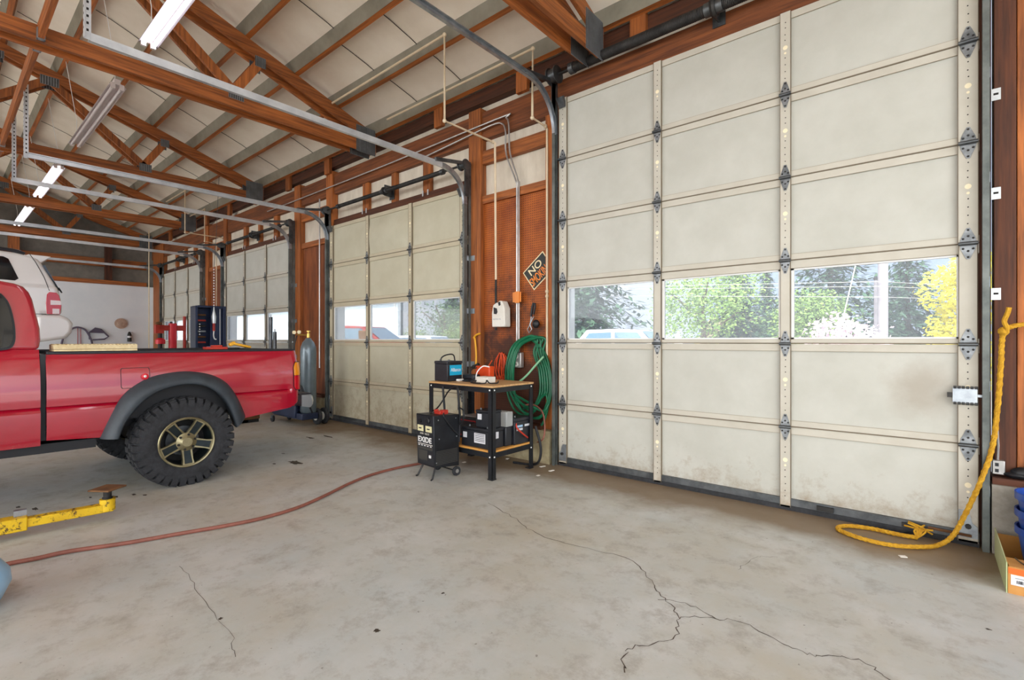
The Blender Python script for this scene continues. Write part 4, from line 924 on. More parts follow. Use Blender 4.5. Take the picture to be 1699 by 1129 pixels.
cb_ = thing('parts_bag', 'clear bag of small metal parts between the batteries of the lower shelf', 'bag', (-3.08, 3.47, .26)); mb = MB(); mb.box((-3.17, 3.43, .44), (-2.97, 3.525, .58), 'clear_plastic'); mb.box((-3.16, 3.43, .261), (-2.98, 3.52, .439), 'black_plastic'); mb.build('bag', cb_, .01)
mb = MB()
for k in range(40): mb.obox((random.uniform(-3.15, -3.01), random.uniform(3.44, 3.51), .455 + random.random() ** 2 * .07), (Vector((random.random(), random.random(), random.random() + .1)), (0, 1, .3), (1, 0, .2)), (.012, .006, .004), random.choice(['brass', 'offwhite', 'galv']))
mb.build('metal_parts', cb_)
cbl = MB(); cbl.tube(spline([(-2.99, 3.6, .5), (-2.95, 3.55, .43), (-2.93, 3.62, .36), (-2.935, 3.7, .31)], 6), .008, 'red_dull', 7); one(cbl, 'jumper_cable', 'red cable hanging over the right end of the lower shelf', 'cable')
cbl = MB(); cbl.tube(spline([(-3.25, 4.04, .56), (-3.1, 4.0, .585), (-2.95, 3.95, .53), (-2.88, 3.9, .40), (-2.885, 3.88, .28), (-2.97, 3.9, .23)], 6), .008, 'air_hose', 7); one(cbl, 'extension_lead', 'rusty orange lead looping behind the right legs of the bench', 'cable')
cbl = MB(); cbl.tube(spline([(-2.95, 3.84, .40), (-2.90, 3.86, .2), (-2.92, 3.86, .06), (-3.0, 3.85, .012), (-3.2, 3.8, .012)], 6), .013, 'black', 8); one(cbl, 'black_hose', 'thick black cable hanging to the floor behind the right bench leg', 'cable')

# rolling battery charger
ec = thing('wheeled_charger', 'tall black wheeled battery charger standing in front of the workbench', 'battery charger', (-3.46, 3.03, 0)); ec.rotation_euler = (0, 0, R(-4))
cs_ = MB(); cs_.prism([(-3.59, 2.89, .11), (-3.59, 3.17, .085), (-3.59, 3.17, .56), (-3.59, 2.875, .575)], (.262, 0, 0), 'blackframe'); cs_.build('case', ec, .006)
fy = 2.885
def fq(x0, x1, z0, z1, m, nm, d=.002):
    y_ = lambda z: 2.89 - .015 * (z - .11) / .465
    mb = MB(); mb.prism([(x0, y_(z0) - .0005, z0), (x1, y_(z0) - .0005, z0), (x1, y_(z1) - .0005, z1), (x0, y_(z1) - .0005, z1)], (0, -d, 0), m); return mb.build(nm, ec)
fq(-3.58, -3.338, .125, .56, 'black_plastic', 'faceplate', .001)
m1_ = fq(-3.567, -3.48, .42, .475, 'meter', 'meter', .004); m2_ = fq(-3.445, -3.355, .42, .475, 'meter', 'meter', .004)
for p_, x in ((m1_, -3.523), (m2_, -3.40)): mb = MB(); mb.box((x - .02, 2.871, .443), (x + .02, 2.8725, .453), 'black'); mb.build('dial_mark', p_)
text('lettering', 'EXIDE', ec, (-3.46, 2.876, .345), (R(90), 0, 0), .068, 'white', .0008, sx=1.12, bold=.0015)
text('lettering', 'AMPS   VOLTS', ec, (-3.46, 2.875, .40), (R(90), 0, 0), .022, 'offwhite', .0006)
fq(-3.57, -3.35, .303, .309, 'offwhite', 'stripe'); 
for k in range(5): fq(-3.565 + k * .044, -3.54 + k * .044, .288, .296, 'white', 'print_mark')
fq(-3.56, -3.43, .16, .25, 'grey_face', 'instruction_plate'); fq(-3.40, -3.375, .19, .215, 'white', 'switch', .008); fq(-3.57, -3.35, .258, .28, 'grey_face', 'instruction_plate')
mb = MB(); mb.lathe([(.03, 0), (.03, .012), (.02, .02)], (-3.40, 2.875, .525), (0, -1, 0), 'black', 16); mb.lathe([(.02, 0), (.018, .014)], (-3.52, 2.875, .515), (0, -1, 0), 'black', 14); mb.build('knob', ec)
mb = MB()
for k in range(10): mb.box((-3.3278, 2.905, .13 + k * .013), (-3.3255, 3.15, .136 + k * .013), 'grey_face')
mb.build('louvre_panel', ec)
for (y, z) in ((2.93, .53), (2.94, .36), (3.13, .53), (3.14, .36), (2.91, .15)): MB().lathe([(.006, 0), (.004, .003)], (-3.3278, y, z), (1, 0, 0), 'galv', 8).build('screw', ec)
for x in (-3.6, -3.32):
    mb = MB(); mb.lathe([(.04, -.012), (.043, -.008), (.043, .008), (.04, .012)], (x, 3.13, .044), (1, 0, 0), 'rubber', 22); mb.lathe([(.018, -.014), (.018, .014)], (x, 3.13, .044), (1, 0, 0), 'conduit', 14); mb.build('wheel', ec)
mb = MB(); mb.cyl((-3.61, 3.13, .044), (-3.31, 3.13, .044), .007, 'iron', 8); mb.tube([(-3.55, 2.93, .11), (-3.57, 2.88, .008), (-3.57, 2.86, .006)], .008, 'black', 6); mb.tube([(-3.37, 2.93, .11), (-3.35, 2.88, .008), (-3.34, 2.86, .006)], .008, 'black', 6); mb.build('stand_foot', ec)
hd = MB()
for x in (-3.57, -3.345): hd.tube([(x, 3.18, .3), (x, 3.19, .56), (x - .01, 3.175, .80)], .011, 'black', 8)
hd.build('handle', ec)
cl = MB(); cl.box((-3.46, 2.98, .571), (-3.37, 3.02, .60), 'red_dull'); cl.box((-3.40, 3.0, .571), (-3.35, 3.06, .61), 'red_dull'); cl.tube([(-3.47, 2.99, .60), (-3.42, 3.0, .61)], .009, 'red_dull', 6); cl.build('red_clamp', ec, .004)
cl = MB()
for P in ([(-3.45, 2.96, .585), (-3.52, 2.99, .58), (-3.55, 3.08, .60), (-3.58, 3.17, .66), (-3.5, 3.18, .76), (-3.4, 3.18, .81), (-3.34, 3.17, .78), (-3.34, 3.17, .6)], [(-3.34, 3.0, .585), (-3.325, 2.99, .56), (-3.318, 3.03, .5), (-3.318, 3.1, .42), (-3.318, 3.16, .36)], [(-3.33, 3.175, .62), (-3.27, 3.17, .60), (-3.26, 3.17, .54), (-3.3, 3.175, .49), (-3.34, 3.18, .46)]): cl.tube(spline(P, 6), .007, 'black', 7)
cl.build('cable', ec)

# ------------------------------------------------------------------ on the pegboard
sg = thing('no_smoking_sign', 'tilted black and cream NO SMOKING sign on the pegboard', 'sign', (-3.15, 4.155, 1.99)); a = R(38)
ca_, sa_ = math.cos(a), math.sin(a)
def sp(u, v, y): return (-3.155 + u * ca_ - v * sa_, y, 1.985 + u * sa_ + v * ca_)
L, Hh = .17, .125
mb = MB(); mb.prism([sp(-L, -Hh, 4.16), sp(L, -Hh, 4.16), sp(L, Hh, 4.16), sp(-L, Hh, 4.16)], (0, -.003, 0), 'sign_cream'); mb.build('sign_plate', sg)
mb = MB(); q = .011; mb.prism([sp(-L + q, -Hh + q, 4.157), sp(L - q, -Hh + q, 4.157), sp(L - q, Hh - q, 4.157), sp(-L + q, Hh - q, 4.157)], (0, -.0012, 0), 'sign_black'); mb.build('black_field', sg)
text('lettering', 'NO', sg, sp(-.01, .052, 4.1553), (R(90), -a, 0), .11, 'sign_cream', .0006, sx=1.15, bold=.001)
text('lettering', 'SMOKING', sg, sp(0, -.05, 4.1553), (R(90), -a, 0), .135, 'sign_orange', .0006, sx=.52, bold=.0015)
jg = thing('oil_jug', 'flat white plastic jug hung on the pegboard', 'jug', (-3.62, 4.11, 1.39)); P = [(-3.715, 1.395), (-3.53, 1.395), (-3.525, 1.41), (-3.53, 1.60), (-3.55, 1.64), (-3.57, 1.68), (-3.61, 1.685), (-3.62, 1.67), (-3.645, 1.665), (-3.66, 1.66), (-3.70, 1.64), (-3.72, 1.55)]
mb = MB(); mb.prism([(x, 4.14, z) for x, z in P], (0, -.1, 0), 'offwhite'); mb.build('bottle', jg, .014, 3)
mb = MB(); mb.prism([(x, 4.0395, z) for x, z in ((-3.69, 1.615), (-3.64, 1.60), (-3.63, 1.56), (-3.645, 1.535), (-3.685, 1.54))], (0, -.0015, 0), 'black'); mb.prism([(x, 4.0395, z) for x, z in ((-3.625, 1.665), (-3.59, 1.672), (-3.585, 1.635), (-3.61, 1.625))], (0, -.0015, 0), 'black'); mb.build('handle_hole', jg)
text('lettering', 'MOTOR OIL', jg, (-3.64, 4.039, 1.48), (R(90), 0, 0), .022, 'galv', .0004)
tg = thing('battery_tongs', 'black-handled metal tongs with a dark ball hanging on the pegboard', 'tongs', (-3.2, 4.13, 1.35)); mb = MB()
mb.tube([(-3.225, 4.12, 1.50), (-3.205, 4.12, 1.60), (-3.19, 4.12, 1.645)], .013, 'black', 8); mb.tube([(-3.19, 4.12, 1.52), (-3.17, 4.12, 1.6), (-3.175, 4.12, 1.64)], .011, 'black', 8); mb.build('grip', tg)
mb = MB(); mb.tube([(-3.22, 4.12, 1.5), (-3.235, 4.12, 1.42), (-3.27, 4.12, 1.365), (-3.25, 4.12, 1.325), (-3.215, 4.12, 1.365), (-3.24, 4.12, 1.42), (-3.185, 4.12, 1.5)], .006, 'galv', 6); mb.build('jaws', tg); MB().sphere((-3.155, 4.115, 1.42), .045, 'black', 14, (1, .6, 1)).build('ball', tg)
simple('orange_clip', 'small orange plastic box clipped on the conduits of the pegboard', 'clip', lambda q: (q.box((-3.46, 4.095, 1.66), (-3.345, 4.108, 1.77), 'orange_box'), q.box((-3.42, 4.08, 1.65), (-3.36, 4.0949, 1.775), 'orange_box')))
ob = thing('outlet_box', 'grey metal outlet box framed by the green hose loop', 'outlet', (-3.4, 4.12, .95)); MB().box((-3.465, 4.095, .95), (-3.345, 4.15, 1.115), 'conduit').build('box', ob, .006); mb = MB()
for z in (.99, 1.07):
    mb.lathe([(.026, 0), (.026, .002)], (-3.405, 4.095, z), (0, -1, 0), 'offwhite', 16); mb.box((-3.415, 4.0915, z - .008), (-3.411, 4.093, z + .006), 'black'); mb.box((-3.4, 4.0915, z - .008), (-3.396, 4.093, z + .006), 'black')
mb.build('socket_face', ob)
# green hose coil
hs = thing('green_hose', 'green hose coiled on the pegboard right of the workbench', 'hose', (-3.2, 4.06, .45)); mb = MB(); random.seed(3)
for k in range(6):
    top = (-3.27 + .035 * k, 4.08 - .012 * (k % 3), 1.29 - .006 * abs(k - 2)); lx = -3.50 + .022 * k + random.uniform(-.02, .02); rx = -2.93 - .03 * ((k * 2) % 5) + (0 if k else .02); bz = .44 + .035 * ((k * 3) % 5)
    P = [top, (lx + .07, 4.07, 1.18), (lx, 4.05 - .01 * (k % 2), .95), (lx + .01, 4.05, .7), (lx + .14, 4.04, bz + .05), ((lx + rx) / 2 + .1, 4.03, bz), (rx - .06, 4.04, bz + .09), (rx + .0, 4.05, .72), (rx - .02, 4.06, .93), (rx - .10, 4.075, 1.12), (top[0] + .09, 4.085, 1.25)]
    mb.tube(spline(P, 6, True), .0125, 'green_hose', 8, closed=True)
mb.tube(spline([(-2.99, 4.03, 1.08), (-3.06, 4.0, 1.0), (-3.16, 3.96, .88), (-3.25, 3.93, .8), (-3.3, 3.92, .72)], 6), .011, 'green_stripe', 8)
mb.tube(spline([(-2.99, 4.05, .75), (-2.95, 4.05, .6), (-2.98, 4.04, .45), (-3.02, 4.03, .375)], 6), .0125, 'green_hose', 8); mb.tube(spline([(-3.25, 4.03, .53), (-3.1, 3.98, .56), (-2.97, 4.0, .53), (-2.93, 4.03, .6)], 6), .0125, 'green_hose', 8); mb.build('hose_loop', hs)
oc = thing('orange_cable_coil', 'coiled orange extension cable hanging on the pegboard behind the bench', 'cable', (-3.67, 4.09, .8)); mb = MB()
for k in range(7):
    x = -3.72 + .021 * k; q_ = random.uniform(-.012, .012); P = [(-3.665 + .01 * (k - 3), 4.15 - .01 * (k % 3), 1.11 - .004 * abs(k - 3)), (x - .035 + q_, 4.145 - .012 * (k % 3), 1.0), (x - .035, 4.145 - .012 * (k % 2), .88), (x + .0, 4.14, .80 + .008 * (k % 3)), (x + .03 + q_, 4.14, .87), (x + .03, 4.145, 1.0)]
    mb.tube(spline(P, 6, True), .0052, 'orange', 6, closed=True)
mb.tube(spline([(-3.75, 4.08, 1.02), (-3.82, 4.06, .92), (-3.85, 4.0, .86), (-3.83, 3.95, .8)], 5), .0065, 'orange', 6); mb.build('cord_loop', oc)
ys = thing('yellow_tool', 'yellow stick tool with a bent top leaning on the post left of the pegboard', 'tool', (-3.99, 4.07, .9)); mb = MB(); mb.tube(spline([(-3.985, 4.06, .93), (-3.99, 4.07, 1.1), (-4.02, 4.08, 1.26), (-4.04, 4.08, 1.275), (-3.99, 4.075, 1.31), (-3.93, 4.07, 1.325)], 4), .011, 'yellow', 8); mb.build('stick', ys)
simple('valve_fitting', 'dark pipe valve on the post behind the battery', 'valve', lambda q: (q.cyl((-4.04, 4.06, .93), (-3.94, 4.06, .97), .02, 'iron', 10), q.cyl((-4.0, 4.03, .95), (-4.0, 4.099, .95), .016, 'iron', 10)))

# ------------------------------------------------------------------ right edge
for z, l in ((2.71, 'uppermost'), (2.12, 'middle'), (1.52, 'lowest')):
    o = thing('track_plate', l + ' small slotted steel plate on the dark post', 'bracket', (.315, 4.096, z), 'slotted plates on the post'); mb = MB(); mb.box((.288, 4.0955, z - .035), (.33, 4.099, z + .035), 'steel_light'); mb.build('plate', o); mb = MB(); mb.box((.298, 4.0945, z - .004), (.32, 4.0956, z + .008), 'hole'); mb.build('slot', o)
rp_ = thing('yellow_rope', 'yellow rope tied at the right post and trailing in a loop on the floor', 'rope', (.1, 3.9, 0)); mb = MB()
P = spline([(.62, 3.98, 1.335), (.45, 3.97, 1.335), (.36, 3.95, 1.32), (.325, 3.94, 1.27), (.318, 3.95, 1.1), (.305, 3.96, .85), (.285, 3.98, .62), (.235, 3.96, .42), (.17, 3.95, .22), (.115, 3.94, .08), (.05, 3.90, .016), (-.03, 3.80, .015), (-.16, 3.72, .015), (-.30, 3.72, .015), (-.42, 3.78, .015), (-.45, 3.84, .015), (-.40, 3.92, .015), (-.28, 3.96, .015), (-.15, 3.95, .015), (-.05, 3.96, .015)], 8)
mb.tube(P, .0125, 'yellow_rope', 8)
Q = []
for sgn in (0, math.pi):
    H_ = []
    for i, p in enumerate(P):
        t_ = (P[min(i + 1, len(P) - 1)] - P[max(i - 1, 0)]).normalized(); n1 = t_.orthogonal().normalized(); n1 = Vector((0, 1, 0)) if abs(t_.y) < .5 else Vector((0, 0, 1)); n1 = (n1 - t_ * n1.dot(t_)).normalized(); n2 = t_.cross(n1)
        H_.append((i, p, n1, n2))
    FP = []
    for i in range(len(H_) - 1):
        for s_ in range(4):
            u = s_ / 4; ph = (i + u) * 1.9 + sgn; p = H_[i][1].lerp(H_[i + 1][1], u); FP.append(p + (H_[i][2] * math.cos(ph) + H_[i][3] * math.sin(ph)) * .0075)
    mb.tube(FP, .0072, 'yellow_rope', 5)
mb.build('rope_line', rp_)
mb = MB(); mb.tube(spline([(.325, 3.935, 1.27), (.34, 3.92, 1.31), (.33, 3.93, 1.35), (.345, 3.94, 1.40), (.35, 3.94, 1.43)], 4), .012, 'yellow_rope', 7); mb.sphere((.328, 3.935, 1.295), .026, 'yellow_rope', 10); mb.build('knot', rp_)
mb = MB()
for k in range(9): mb.tube(spline([(-.05, 3.96, .015), (-.04 + random.uniform(-.03, .03), 3.99, .05 + random.uniform(0, .02)), (-.05 + random.uniform(-.07, .08), 4.0 + random.uniform(-.03, .03), .03 + random.uniform(0, .06))], 4), .006, 'yellow_rope', 5)
mb.build('frayed_end', rp_)
ob = thing('outlet_box', 'small grey outlet box low on the post at the right edge', 'outlet', (.315, 4.09, .45)); MB().box((.29, 4.06, .452), (.345, 4.098, .535), 'conduit').build('box', ob, .004); mb = MB(); mb.box((.302, 4.0585, .465), (.318, 4.0602, .485), 'black'); mb.box((.302, 4.0585, .5), (.318, 4.0602, .52), 'black'); mb.tube([(.315, 4.08, .535), (.318, 4.085, .62), (.312, 4.088, .75)], .006, 'conduit', 6); mb.build('socket', ob)
simple('black_bag', 'crumpled black bag on the sill board at the right edge', 'bag', lambda q: (q.sphere((.43, 4.07, .475), .06, 'black', 14, (1.1, .6, .6)), q.sphere((.40, 4.06, .46), .04, 'black', 12, (1.6, .7, .5)), q.sphere((.46, 4.07, .51), .035, 'black', 10, (.8, .8, 1.2))), bevel=0)
bx = thing('cardboard_box', 'open cardboard box with green sides and an orange label at the right edge', 'box', (.5, 3.7, 0))
mb = MB(); mb.box((.30, 3.42, .0), (.70, 3.425, .13), 'cardboard'); mb.box((.30, 3.97, 0), (.70, 3.975, .13), 'cardboard'); mb.box((.302, 3.426, .0), (.698, 3.969, .006), 'cardboard'); mb.build('carton', bx)
mb = MB(); mb.prism([(.298, 3.42, 0), (.298, 3.975, 0), (.298, 3.975, .16), (.298, 3.42, .15)], (-.004, 0, 0), 'box_green'); mb.build('side_wall', bx); mb = MB(); mb.prism([(.706, 3.42, 0), (.706, 3.975, 0), (.706, 3.975, .16), (.706, 3.42, .15)], (-.004, 0, 0), 'box_green'); mb.build('side_wall', bx)
mb = MB(); mb.prism([(.305, 3.426, .128), (.695, 3.426, .128), (.695, 3.60, .115), (.305, 3.60, .115)], (0, 0, .004), 'cardboard'); mb.build('flap', bx)
mb = MB(); mb.box((.302, 3.4188, .098), (.69, 3.42, .126), 'box_orange'); mb.build('orange_band', bx); mb = MB(); mb.box((.31, 3.4186, .045), (.68, 3.42, .095), 'label'); lb = mb.build('paper_label', bx); mb = MB()
for k in range(14): mb.box((.33 + k * .006, 3.4178, .055), (.333 + k * .006 + (k % 3) * .001, 3.4186, .07), 'black')
mb.box((.325, 3.4178, .078), (.40, 3.4186, .082), 'galv'); mb.box((.42, 3.4178, .06), (.5, 3.4186, .064), 'galv'); mb.build('print_line', lb)
text('lettering', 'FILTER', bx, (.50, 3.4184, .112), (R(90), 0, 0), .02, 'dark_red_line', .0004)
tw = MB(); tw.tube(spline([(.335, 3.53, .145), (.36, 3.5, .132), (.39, 3.49, .128), (.42, 3.50, .135)], 5), .004, 'twig', 5); tw.sphere((.395, 3.49, .133), .012, 'twig', 8); one(tw, 'dry_stem', 'dry brown stem lying on the cardboard box flap', 'stem')
for k, (z0, l) in enumerate(((.007, 'lowest'), (.10, 'middle'), (.19, 'topmost'))):
    mb = MB(); mb.lathe([(.115, 0), (.15, .235), (.157, .237), (.157, .2), (.152, .198)], (.515, 3.80, z0), (0, 0, 1), 'blue_plastic', 28, cap=False); mb.lathe([(.0, .004), (.115, .004)], (.515, 3.8, z0), (0, 0, 1), 'blue_plastic', 28, cap=False)
    one(mb, 'blue_bucket', l + ' of the nested blue plastic buckets inside the cardboard box', 'bucket', 'nested blue buckets')

# ------------------------------------------------------------------ on the floor
hz_ = MB(); hz_.tube(spline([zz(-120, 975) + Vector((0, 0, .013))] + [zz(u, v) + Vector((0, 0, .013)) for u, v in ((5, 942), (60, 931), (115, 919), (210, 905), (300, 889), (380, 875), (440, 862), (495, 845), (540, 825), (580, 805), (615, 791), (655, 780), (690, 773), (720, 768), (750, 765))], 8), .0125, 'air_hose', 8)
one(hz_, 'air_hose', 'long reddish-brown air hose lying across the concrete floor', 'hose')
la = thing('lift_arm', 'yellow chipped-paint lift arm on the floor in front of the pickup wheel', 'lift arm', (-4.2, .45, 0))
p0, p1 = Vector((-4.45, -.45, .088)), Vector((-4.36, .82, .082)); d = (p1 - p0).normalized()
pa = p0 + (p1 - p0) * .68
mb = MB(); mb.beam(pa - d * .1, p1, .07, .055, 'yellow_paint'); mb.build('inner_arm', la, .005)
mb = MB(); mb.beam(p0 - d * .5, pa - d * .02, .1, .085, 'yellow_paint'); mb.build('outer_sleeve', la, .006); MB().box((p0.x - .12, p0.y - .4, 0), (p0.x + .06, p0.y - .2, .05), 'iron').build('foot', la)
mb = MB(); mb.cyl(p1 - d * .03 - Vector((0, 0, .02)), p1 - d * .03 + Vector((0, 0, .06)), .045, 'yellow_paint', 16); mb.build('end_socket', la)
mb = MB(); q = p1 - d * .03; mb.cyl(q + Vector((0, 0, .06)), q + Vector((0, 0, .125)), .024, 'iron', 14); mb.lathe([(.03, 0), (.03, .012)], q + Vector((0, 0, .058)), (0, 0, 1), 'iron', 14); mb.build('pad_post', la)
mb = MB(); mb.obox(q + Vector((0, 0, .131)), (Vector((.8, .6, .0)), Vector((-.6, .8, 0)), (0, 0, 1)), (.075, .075, .006), 'rust'); mb.build('lift_pad', la, .003)
mb = MB(); mb.obox(pa + Vector((-.03, -.05, .06)), (d, d.cross(Vector((0, 0, 1))), (0, 0, 1)), (.03, .02, .018), 'galv'); mb.build('lock_clip', la)
bt = MB(); bt.lathe([(.0, 0), (.12, .0), (.17, .03), (.2, .1), (.195, .15), (.16, .205), (.08, .23), (0, .23)], (-3.375, .05, 0), (0, 0, 1), 'sky_blue', 30, cap=False); one(bt, 'blue_tub', 'rounded pale blue tub at the left edge of the floor', 'tub')
random.seed(11)
for i, (u, v) in enumerate(((900, 775), (860, 770), (878, 763), (915, 782), (893, 790), (842, 762), (1498, 925), (770, 768))):
    c_ = zz(u, v); mb = MB(); a = random.random() * 3; mb.obox((c_.x, c_.y, .004), ((math.cos(a), math.sin(a), 0), (-math.sin(a), math.cos(a), .0), (0, 0, 1)), (.03 if i in (0, 3) else .018, .012, .002), 'litter'); one(mb, 'paper_scrap', 'small white paper scrap on the floor around the right legs of the workbench' if i != 6 else 'tiny white scrap on the floor in front of the tall door', 'paper scrap', 'paper scraps by the bench' if i != 6 else None)

# ------------------------------------------------------------------ welding cart with gas cylinder, beyond the pickup tailgate
wc = thing('welding_cart', 'dark blue welding cart on wheels behind the pickup bumper', 'welding cart', (-7.25, 3.55, 0)); mb = MB(); mb.box((-7.75, 3.42, .1), (-6.83, 3.67, .19), 'navy'); mb.box((-7.75, 3.40, .12), (-7.0, 3.44, .34), 'navy'); mb.box((-7.75, 3.43, .19), (-7.12, 3.66, .62), 'navy'); mb.build('cart_body', wc, .01)
for x, y in ((-6.93, 3.70), (-6.93, 3.81)):
    mb = MB(); mb.lathe([(.11, -.025), (.12, -.015), (.12, .015), (.11, .025)], (x, y, .12), (0, 1, 0), 'rubber', 26); mb.lathe([(.06, -.03), (.06, .03)], (x, y, .12), (0, 1, 0), 'offwhite', 18); mb.build('wheel', wc)
for x, y in ((-7.68, 3.38), (-7.68, 3.64)):
    mb = MB(); mb.lathe([(.05, -.015), (.05, .015)], (x, y, .05), (0, 1, 0), 'rubber', 18); mb.box((x - .02, y - .025, .06), (x + .02, y + .025, .1), 'galv'); mb.build('caster', wc)
gc = thing('gas_cylinder', 'tall grey gas cylinder standing on the welding cart', 'gas cylinder', (-6.96, 3.58, .19)); mb = MB(); mb.lathe([(.10, 0), (.112, .02), (.112, .88), (.105, .96), (.08, 1.03), (.045, 1.07), (.035, 1.09)], (-6.96, 3.58, .191), (0, 0, 1), 'cyl_grey', 30); mb.build('cylinder_body', gc)
mb = MB(); mb.lathe([(.024, 0), (.022, .06), (.012, .07), (.012, .09)], (-6.96, 3.58, 1.29), (0, 0, 1), 'brass', 14); mb.lathe([(.028, 0), (.028, .015)], (-6.96, 3.58, 1.375), (0, 0, 1), 'brass', 12); mb.build('valve', gc)
mb = MB(); mb.tube([(-6.96, 3.58, 1.325), (-7.06, 3.53, 1.33), (-7.11, 3.49, 1.335)], .012, 'brass', 8); mb.build('regulator', gc)
for x, y, z in ((-7.07, 3.5, 1.37), (-7.12, 3.45, 1.365)): MB().lathe([(.027, 0), (.027, .02), (.023, .024)], (x, y, z), (.75, -.66, 0), 'sign_cream', 18).build('gauge', gc)
mb = MB(); mb.tube(spline([(-7.11, 3.48, 1.32), (-7.14, 3.46, 1.15), (-7.12, 3.45, .9), (-7.1, 3.44, .7), (-7.05, 3.44, .55)], 6), .008, 'black', 7); mb.build('gas_hose', gc)
cc = MB(); cc.tube(spline([(-7.195, 3.5, .72), (-7.1, 3.45, .66), (-6.98, 3.48, .76), (-6.95, 3.55, .84)], 6), .014, 'black', 7); cc.tube(spline([(-7.2, 3.4, .55), (-7.05, 3.36, .5), (-6.9, 3.42, .6), (-6.86, 3.5, .4), (-6.85, 3.6, .15)], 6), .013, 'black', 7); cc.tube(spline([(-7.15, 3.42, .62), (-7.0, 3.38, .58), (-6.92, 3.45, .45), (-7.0, 3.4, .3)], 6), .013, 'black', 7)
one(cc, 'welding_cable', 'thick black cables looped round the grey gas cylinder', 'cable')
jk = MB(); jk.box((-7.95, 3.0, .05), (-7.82, 3.25, .2), 'rust'); jk.box((-7.93, 3.1, .2), (-7.86, 3.2, .32), 'iron'); jk.box((-8.1, 2.95, 0), (-7.85, 3.1, .1), 'black'); jk.box((-7.95, 3.0, 0), (-7.85, 3.25, .05), 'iron'); one(jk, 'floor_jack', 'rusty dark floor jack half hidden under the pickup tail', 'jack', bevel=.005)

# red tyre changer, tool cabinet and rods by the far doors
tc_ = thing('tyre_changer', 'red tyre changer by the far door, seen over the pickup bed', 'tyre changer', (-13.9, 3.4, 0))
k_ = 14.0 / 13.9
def cyl(p, q, r, m, nm, par, n=18): MB().cyl(p, q, r, m, n).build(nm, par)
MB().box((-14.1, 3.25, 0), (-13.5, 3.8, .85), 'red_dull').build('base_cabinet', tc_, .02); cyl((-13.9, 3.75, .85), (-13.9, 3.75, 1.66), .085, 'red_bright', 'column', tc_)
mb = MB(); mb.beam((-13.9, 3.45, 1.55), (-13.9, 4.02, 1.55), .1, .13, 'red_dull'); mb.build('swing_arm', tc_, .01)
mb = MB(); mb.cyl((-13.9, 4.0, 1.0), (-13.9, 4.0, 1.84), .035, 'red_dull', 12); mb.build('mount_shaft', tc_)
mb = MB(); mb.box((-14.0, 3.4, 1.42), (-13.85, 3.56, 1.62), 'red_dull'); mb.lathe([(.1, 0), (.1, .1), (.05, .14)], (-13.9, 3.5, 1.17), (0, 0, 1), 'red_bright', 20); mb.cyl((-13.9, 3.5, .85), (-13.9, 3.5, 1.42), .05, 'iron', 12); mb.build('turntable_head', tc_)
mb = MB(); mb.sphere((-13.9, 3.47, 1.66), .07, 'rust', 12, (1, 1, .5)); mb.sphere((-13.9, 3.72, 1.68), .03, 'iron', 8); mb.sphere((-13.9, 3.8, 1.66), .02, 'iron', 8); mb.build('control_knob', tc_)
tb = thing('tool_cabinet', 'open dark blue cabinet with hanging tools, standing past the pickup bed', 'tool cabinet', (-10.0, 3.3, 0))
mb = MB()
mb.box((-10.25, 3.48, .9), (-9.95, 3.53, 1.88), 'navy'); mb.box((-10.25, 3.07, .9), (-10.2, 3.48, 1.88), 'navy'); mb.box((-10.2, 3.07, 1.84), (-9.95, 3.48, 1.88), 'navy'); mb.box((-10.25, 3.04, .9), (-9.98, 3.08, 1.87), 'navy'); mb.box((-10.3, 3.0, 0), (-9.95, 3.55, .9), 'navy'); mb.build('cabinet_body', tb, .006)
mb = MB(); mb.prism([(-9.99, 3.27, 1.16), (-9.99, 3.47, 1.16), (-9.99, 3.47, 1.84), (-9.99, 3.29, 1.84)], (.012, 0, 0), 'navy'); mb.box((-9.975, 3.43, 1.17), (-9.97, 3.44, 1.83), 'white'); mb.build('door_leaf', tb)
mb = MB()
for k in range(6): mb.box((-10.19, 3.12, 1.2 + k * .1), (-10.12, 3.25, 1.23 + k * .1), random.choice(['rust', 'red_dull', 'iron', 'galv']))
for k in range(5): mb.sphere((-9.975, 3.105, 1.36 + k * .045), .012, 'white', 6)
mb.build('hung_tool', tb)
mb = MB(); mb.prism([(-9.94, 3.20, 1.14), (-9.94, 3.42, 1.14), (-9.85, 3.38, 1.02), (-9.85, 3.25, 1.02)], (.01, 0, .0), 'sky_blue'); mb.box((-10.0, 3.05, 1.0), (-9.9, 3.5, 1.02), 'navy'); mb.build('tray', tb)
dr = thing('air_tool', 'silver and red air tool hanging in the open cabinet', 'air tool', (-9.93, 3.32, 1.3)); mb = MB(); mb.lathe([(.03, 0), (.04, .12), (.012, .25), (.008, .3)], (-9.93, 3.32, 1.56), (0, 0, 1), 'steel_light', 12); mb.cyl((-9.93, 3.32, 1.42), (-9.93, 3.32, 1.58), .022, 'red_dull', 10); mb.tube(spline([(-9.93, 3.32, 1.42), (-9.93, 3.315, 1.34), (-9.93, 3.33, 1.28), (-9.93, 3.36, 1.27)], 5), .011, 'white', 7); mb.build('tool_body', dr)
cn = MB()
for k in range(14): cn.sphere((-9.93, 3.32, 1.89 + k * .05), .011, 'steel_light', 6, (1, 1, 1.5))  # pale beads stand in for spots of light leaking along the door track
cn.tube([(-9.93, 3.32, 2.55), (-9.93, 3.36, 3.2), (-9.93, 3.41, 4.36)], .004, 'galv_dark', 5)
one(cn, 'light_leak_chain', 'string of pale beads standing in for light leaks along the door track', 'light leak beads')
